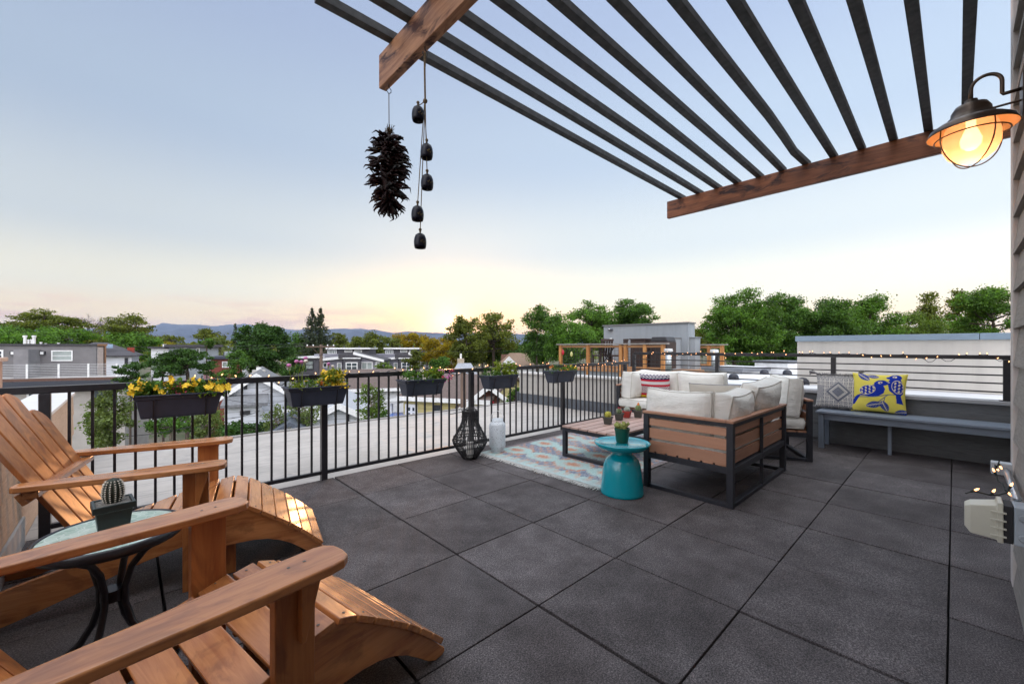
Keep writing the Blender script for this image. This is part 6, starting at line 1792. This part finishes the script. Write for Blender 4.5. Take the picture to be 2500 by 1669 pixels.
def tree(name, label, px, d, ytop, ybot, wpx, mat, dens=1.0, clumps=26, gap=.0, shape='round', leaf=None, cat='tree', group=None, bark=None, trunkpx=None, zbase=None, nleaf=None, flat=.75, airy=1.0):
    """crown spans ytop..ybot and wpx wide in the 2500 px frame when seen from the terrace; real size follows from the distance d"""
    SEED[0] += 1; rs = np.random.RandomState(SEED[0])
    c = P(px, (ytop + ybot) / 2, d); W = wpx / FPX * d / 2; H = (ybot - ytop) / FPX * d / 2
    base = GROUND if zbase is None else zbase
    t = thing(name, label, cat, (c.x, c.y, base), rs.rand() * 6.28, group)
    zc = c.z - base; s = leaf or max(.07, d * .0046); clumps = int(clumps * 1.7)
    # clump centres inside the crown envelope
    C_ = []; R__ = []
    while len(C_) < clumps:
        v = rs.uniform(-1, 1, 3)
        if v @ v > 1: continue
        if shape == 'cone': k = 1 - (v[2] + 1) / 2; v[:2] *= (.12 + .88 * k)
        elif shape == 'vase': k = (v[2] + 1) / 2; v[:2] *= (.45 + .55 * k)
        elif shape == 'umbrella':
            v[2] = .30 + .7 * (1 - (v[0] ** 2 + v[1] ** 2)) - rs.rand() * 1.15
        elif shape == 'column': v[:2] *= .9
        rr = np.linalg.norm(v)
        if rr < .35 and rs.rand() < .6: continue
        C_.append(v * np.array([W * .84, W * .84, H * .86])); R__.append((.13 + .20 * rs.rand() ** 1.5) * (W * .62 + H * .38) * (44 / clumps) ** .33)
    C_ = np.array(C_); R__ = np.array(R__)
    area = (R__ ** 2).sum() * 9; n = int(nleaf or min(36000, max(700, dens * 1.45 * area / (s * s * .5))))
    idx = rs.choice(clumps, n, p=R__ ** 2 / (R__ ** 2).sum())
    v = rs.randn(n, 3); v /= np.linalg.norm(v, axis=1)[:, None]
    rad = (rs.rand(n) ** .45)[:, None] * (1 + .12 * rs.randn(n)[:, None])
    rad *= np.where(rs.rand(n) < .16, 1.15 + .35 * rs.rand(n), 1.0)[:, None]
    pts = C_[idx] + v * rad * R__[idx][:, None] * np.array([1.12, 1.12, flat]) * airy
    pts[:, 2] += zc
    V, F = leaf_cloud(pts, s, rs, .6, .62)
    numesh('crown', V, F, LM[mat], t)
    b = MB(); bk = bark or BARK
    tr = max(.05, W * .055); zb = zc - H * .55
    top = Vector((0, 0, zc + H * .25)); bend = Vector((rs.randn() * W * .06, rs.randn() * W * .06, 0))
    b.tube([Vector((0, 0, -.1)), Vector((0, 0, zb * .5)) + bend * .5, Vector((0, 0, zb)) + bend, (Vector((0, 0, zb)) + bend).lerp(top, .5), top], [tr * 1.35, tr * 1.05, tr * .9, tr * .6, tr * .25], 7)
    trunk = b.build('trunk', bk, t, smooth=True)
    b = MB()
    for k in range(min(clumps, 16)):
        e = Vector(C_[k]) + Vector((0, 0, zc)); f = min(.9, max(0.05, (e.z - zb) / max(.1, top.z - zb) * .6)); a = (Vector((0, 0, zb)) + bend).lerp(top, f)
        m_ = a.lerp(e, .5) + Vector((rs.randn() * W * .06, rs.randn() * W * .06, -H * .05))
        b.tube([a, m_, e], [tr * .5, tr * .32, tr * .10], 5)
    b.build('limbs', bk, trunk, smooth=True)
    return t
def conifer(label, px, d, ytop, ybot, wpx, mat='blue', dens=1.0, sparse=False):
    SEED[0] += 1; rs = np.random.RandomState(SEED[0])
    c = P(px, CY, d); zt = CAM.z + d * (CY - ytop) / FPX - GROUND; zb = CAM.z + d * (CY - ybot) / FPX - GROUND; W = wpx / FPX * d / 2
    t = thing('conifer_tree', label, 'conifer tree', (c.x, c.y, GROUND), rs.rand() * 6, 'conifers on the skyline')
    b = MB(); b.tube([(0, 0, 0), (0, 0, zt * .6), (0, 0, zt)], [W * .10, W * .07, .03], 7); trunk = b.build('trunk', BARK, t)
    pts = []; lay = 26 if not sparse else 17
    for k in range(lay):
        f = (k + rs.rand() * .6) / lay; z = zb + (zt - zb) * f; r = W * (1 - f) ** .85 * (.85 + .3 * rs.rand()) * (1 if not sparse else .5 + .9 * rs.rand()) + .06
        nb = 9 if not sparse else 5
        for q in range(nb):
            a = rs.rand() * 6.28; rr = r * (.75 + .4 * rs.rand()); m = int((22 if not sparse else 13) * dens * max(.35, rr / W + .25))
            for j in range(m):
                g = rs.rand() ** .7; sw = .12 * rr
                pts.append((math.cos(a) * rr * g + rs.randn() * sw, math.sin(a) * rr * g + rs.randn() * sw, z - rr * g * .28 + .10 * rr * g * g + rs.randn() * .05 * W))
    V, F = leaf_cloud(np.array(pts), d * .0058, rs, .9, .34)
    numesh('crown', V, F, LM[mat], t)
def bare_tree(label, px, d, ytop, ybot, wpx):
    SEED[0] += 1; rg = random.Random(SEED[0]); c = P(px, CY, d); zt = CAM.z + d * (CY - ytop) / FPX - GROUND; zb = CAM.z + d * (CY - ybot) / FPX - GROUND; W = wpx / FPX * d / 2
    t = thing('bare_tree', label, 'bare tree', (c.x, c.y, GROUND), 0)
    tm = simple('grey_twig', (.10, .085, .08), .95)
    b = MB(); b.tube([(0, 0, 0), (0, 0, zb)], [.3, .22], 7); tk = b.build('trunk', tm, t)
    b = MB()
    def grow(p, d_, ln, r, lv):
        e = p + d_ * ln; b.tube([p, p.lerp(e, .5) + Vector((rg.gauss(0, ln * .06), rg.gauss(0, ln * .06), 0)), e], [r, r * .8, r * .55], 4, cap=False)
        if lv == 0: return
        for _ in range(3 if lv > 1 else 4):
            nd = (d_ + Vector((rg.gauss(0, .5), rg.gauss(0, .5), rg.gauss(.1, .3)))).normalized(); grow(e, nd, ln * rg.uniform(.58, .82), r * .55, lv - 1)
    for _ in range(5):
        grow(Vector((0, 0, zb * .96)), Vector((rg.gauss(0, .5), rg.gauss(0, .5), 1)).normalized(), (zt - zb) * .36, .13, 4)
    b.build('limbs', tm, tk)
# skyline, left to right
tree('locust_tree', 'broad airy locust tree behind the roof vents of the grey building', 105, 62, 752, 850, 175, 'olive', .55, 44, shape='umbrella', flat=.35, airy=1.1)
tree('shade_tree', 'deep green tree spreading behind the grey building roof at far left', 110, 58, 800, 872, 270, 'bright', 1.2, 34, flat=.6)
tree('shade_tree', 'dark tree cut by the left picture edge above the grey roof', -20, 56, 806, 870, 110, 'green', 1.1, 16)
bare_tree('bare grey leafless tree between the two locust trees', 205, 66, 762, 835, 80)
tree('locust_tree', 'tall open locust tree right of the bare tree with sky showing through', 306, 60, 758, 862, 148, 'olive', .5, 36, shape='umbrella', flat=.42, airy=1.1)
tree('shade_tree', 'bright green tree filling in below the open locust tree', 318, 57, 800, 890, 120, 'bright', 1.0, 22)
tree('shade_tree', 'grey green far tree below the bare tree', 240, 70, 805, 868, 80, 'olive', .9, 14)
tree('shade_tree', 'hazy grey green tree under the mountain peak', 415, 95, 813, 850, 62, 'olive', .7, 12)
tree('shrub', 'bright yellow hedge beyond the pale blue grey building', 390, 75, 830, 850, 60, 'yellow', 1.1, 12, cat='hedge')
tree('shade_tree', 'dark leafy tree rising in front of the pale building, upper tufts', 505, 30, 822, 850, 40, 'green', 1, 8)
tree('sumac_tree', 'dark green layered tree right in front of the pale blue grey building', 455, 24, 846, 935, 150, 'deep', .9, 26, shape='umbrella', flat=.4)
tree('sumac_tree', 'dark green tree between the white balcony and the planter of pansies', 316, 23, 880, 945, 85, 'deep', 1.0, 16, flat=.5)
tree('sumac_tree', 'dark green crown mass left of the red house', 400, 25, 850, 930, 90, 'deep', .8, 14, flat=.45)
tree('shrub', 'green shrub under the red brown house', 535, 30, 898, 925, 50, 'green', 1, 8, cat='shrub')
tree('shade_tree', 'round dark tree behind the red house', 512, 72, 801, 862, 78, 'olive', 1.0, 18)
tree('shade_tree', 'pale lime tree before the dark conifer', 537, 66, 812, 865, 38, 'pale', .9, 10)
conifer('thin ragged dark conifer standing before the mountains', 575, 75, 789, 868, 36, 'blue', .9, True)
tree('maple_tree', 'large dense dark green maple left of the twin spruces', 645, 46, 771, 925, 146, 'deep', 1.5, 60, shape='round')
conifer('taller left spruce of the twin pair behind the crossarm pole', 762, 60, 754, 885, 86, 'blue', 1.3)
conifer('right spruce of the twin pair behind the crossarm pole', 783, 61, 754, 885, 80, 'blue', 1.3)
tree('shade_tree', 'mid green tree left of the twin spruces', 727, 66, 815, 880, 60, 'green', 1.0, 14)
tree('shade_tree', 'small green tree right of the twin spruces', 818, 68, 803, 862, 62, 'olive', 1.0, 16)
tree('shade_tree', 'round tree above the first townhouse roof', 905, 78, 809, 866, 100, 'olive', 1.1, 24)
tree('shade_tree', 'dim brown green tree over the gap between the townhouses', 955, 74, 820, 868, 56, 'olive', .9, 12)
tree('shade_tree', 'tree with golden sun glow painted into its leaves under the sunset', 1015, 95, 809, 870, 130, 'gold', 1.1, 30)
tree('shade_tree', 'small round tree in front of the second townhouse', 1015, 42, 853, 905, 62, 'olive', 1.1, 18)
tree('shade_tree', 'light green treetop by the first townhouse window', 938, 44, 884, 912, 46, 'lime', 1, 10)
tree('shade_tree', 'green tree mass, leaves coloured golden for sun glow, right of the setting sun', 1080, 60, 820, 905, 120, 'gold', 1.1, 28)
tree('shade_tree', 'large olive tree right of the sunset with fine branches', 1140, 48, 762, 905, 143, 'olive', 1.1, 44, shape='vase')
tree('locust_tree', 'airy tree with open branches against the orange sky', 1205, 55, 756, 890, 149, 'olive', .5, 36, shape='umbrella', flat=.6, airy=1.15)
tree('shade_tree', 'low green trees behind the tan roofed house', 1220, 62, 830, 895, 172, 'green', 1.1, 26)
tree('locust_tree', 'tall slender tree left of the blue grey stair tower', 1312, 44, 735, 880, 89, 'green', .8, 22, shape='vase', airy=1.1)
tree('shade_tree', 'leafy bright tree in front of the tan roofed house', 1385, 38, 760, 905, 149, 'bright', .95, 40, airy=1.1)
tree('locust_tree', 'open tree rising left above the stair tower', 1440, 46, 728, 850, 126, 'bright', .55, 34, shape='umbrella', flat=.5, airy=1.15)
tree('locust_tree', 'flat topped tree right above the stair tower', 1545, 48, 729, 830, 138, 'green', .95, 30, shape='umbrella', flat=.45, airy=1.1)
tree('shade_tree', 'tree mass low behind the stair tower', 1500, 52, 770, 850, 195, 'green', 1, 24)
tree('shade_tree', 'small yellow green tree in the gap right of the stair tower', 1705, 40, 800, 870, 69, 'olive', 1.1, 14)
tree('elm_tree', 'big bright green elm right of the stair tower', 1800, 24, 700, 905, 184, 'bright', 1.1, 60, airy=1.05)
tree('elm_tree', 'dark centred big elm behind the roof hatch', 1905, 26, 708, 905, 149, 'green', 1.15, 50, airy=1.05)
tree('elm_tree', 'wide big elm behind the left part of the beige wall', 2025, 25, 712, 900, 172, 'green', 1.1, 54, airy=1.05)
tree('elm_tree', 'right end of the big elm row with feathery edge', 2120, 27, 718, 890, 138, 'bright', 1.0, 40, airy=1.1)
tree('elm_tree', 'low dark filler tree under the big elm row', 1960, 30, 800, 935, 379, 'green', 1.0, 50)
tree('shade_tree', 'yellow green tree low over the beige wall', 2215, 34, 766, 865, 138, 'lime', .9, 26, airy=1.1)
tree('poplar_tree', 'slim sparse poplar left over the beige wall', 2268, 40, 698, 850, 71, 'olive', .62, 26, shape='cone', airy=1.1)
tree('poplar_tree', 'slim sparse poplar next to the right bright tree', 2338, 41, 695, 850, 80, 'olive', .62, 28, shape='cone', airy=1.1)
tree('shade_tree', 'bright green tree at right against the house corner', 2420, 26, 690, 870, 172, 'bright', 1.0, 46, airy=1.05)
tree('shade_tree', 'mid green tree filling behind the poplars', 2320, 36, 778, 880, 161, 'green', 1.0, 24)
tree('shade_tree', 'green tree behind the left end of the stair tower', 1465, 50, 765, 870, 130, 'bright', 1.0, 26)
tree('shade_tree', 'dense green tree behind the cedar rail ornaments', 1330, 46, 790, 890, 120, 'green', 1.0, 24)
tree('shade_tree', 'olive green tree low between the sunset tree and the tan house', 1180, 58, 815, 890, 110, 'olive', 1.0, 22)
tree('shade_tree', 'green tree standing between the red house and the big maple', 585, 38, 850, 930, 60, 'green', 1.0, 14)
tree('shade_tree', 'dark green tree below the left wing of the first townhouse', 715, 34, 868, 935, 62, 'deep', 1.0, 14)
tree('shade_tree', 'green tree in the yard gap under the second townhouse', 1075, 40, 862, 915, 60, 'green', 1.0, 12)
# yards below the railing
tree('young_birch', 'light green young birch in front of the taupe wall', 275, 12.0, 925, 1120, 95, 'pale', .8, 30, leaf=.085, shape='column', bark=BARKP, airy=1.1)
tree('young_birch', 'light green sapling below the left end of the pansy planter', 245, 12.6, 960, 1110, 70, 'lime', .8, 18, leaf=.085, shape='column', bark=BARKP)
tree('young_birch', 'light leafy sapling below the right end of the pansy planter', 505, 12.8, 985, 1120, 80, 'pale', .7, 22, leaf=.08, shape='column', bark=BARKP, airy=1.1)
tree('shrub', 'dark green shrubs in front of the white house', 590, 16, 1028, 1070, 130, 'deep', 1.1, 16, leaf=.10, cat='shrub')
tree('yard_tree', 'shaded tree with a pale crooked trunk under the pansy planter', 420, 14.5, 1000, 1062, 120, 'green', .7, 18, leaf=.09, bark=BARKP)
tree('young_birch', 'sparse young birch before the grey roof, under the second planter', 745, 15, 960, 1060, 95, 'pale', .35, 24, leaf=.08, shape='column', bark=BARKP, airy=1.2)
tree('young_birch', 'sparse young sapling left of the second planter', 672, 14.5, 985, 1065, 55, 'pale', .4, 14, leaf=.08, shape='column', bark=BARKP, airy=1.2)
tree('young_birch', 'tall pale green young birch in front of the white cottage', 905, 15, 920, 1055, 75, 'lime', .45, 26, leaf=.085, shape='column', bark=BARKP, airy=1.15)
tree('plum_bush', 'dark purple plum bush beside the white cottage', 868, 24, 972, 1002, 52, 'plum', 1.2, 10, leaf=.12, cat='shrub')
tree('shrub', 'low green shrub near the blue car', 925, 20, 990, 1040, 60, 'green', 1, 10, leaf=.11, cat='shrub')
tree('shrub', 'grey green shrub between the cream gable and the tan parapet', 1258, 18, 945, 990, 41, 'green', 1, 8, leaf=.09, cat='shrub')
def far_wood():
    rs = np.random.RandomState(77); pts = []
    n = 15000
    px = rs.uniform(-350, 2600, n); d = rs.uniform(85, 260, n)
    top = 838 + 5 * np.sin(px * .021) + 4 * np.sin(px * .053 + 1) + 3 * np.sin(px * .13)
    py = top + (rs.rand(n) ** 1.0) * 40
    for a, b_, c in zip(px, py, d):
        p = P(a, CY, c); z = CAM.z + c * (CY - (846 + (b_ - 846) * .9)) / FPX
        pts.append((p.x, p.y, max(z, GROUND)))
    V, F = leaf_cloud(np.array(pts), 1.35, rs, .5, .75)
    o = numesh('far_wood', V, F, LM['olive']); o['kind'] = 'stuff'; o['label'] = 'far belt of treetops along the horizon'
far_wood()
def grass():
    rs = np.random.RandomState(5); n = 2600; pts = []
    for _ in range(n):
        px = rs.uniform(180, 1250); d = rs.uniform(10.5, 22); p = P(px, CY, d); pts.append((p.x, p.y, GROUND + rs.rand() * .9))
    V, F = leaf_cloud(np.array(pts), .32, rs, .2, .3)
    o = numesh('ground_cover', V, F, LM['green']); o['kind'] = 'stuff'; o['label'] = 'weedy ground cover in the yards'
grass()

# ------------------------------------------------------------------ haze
def haze():
    b = MB(); S = 21500; b.box(-S, S, -S, S, GROUND - 1.5, 960)
    m = bpy.data.materials.new('haze'); m.use_nodes = True; t = m.node_tree; t.nodes.clear()
    o = tn(t, 'ShaderNodeOutputMaterial'); v = tn(t, 'ShaderNodeVolumePrincipled')
    v.inputs['Color'].default_value = (.50, .66, 1.0, 1); v.inputs['Density'].default_value = 3.6e-5; v.inputs['Anisotropy'].default_value = 0.2
    t.links.new(v.outputs[0], o.inputs['Volume'])
    ob = b.build('haze', m); ob['kind'] = 'stuff'; ob['label'] = 'thin blue evening haze'
haze()
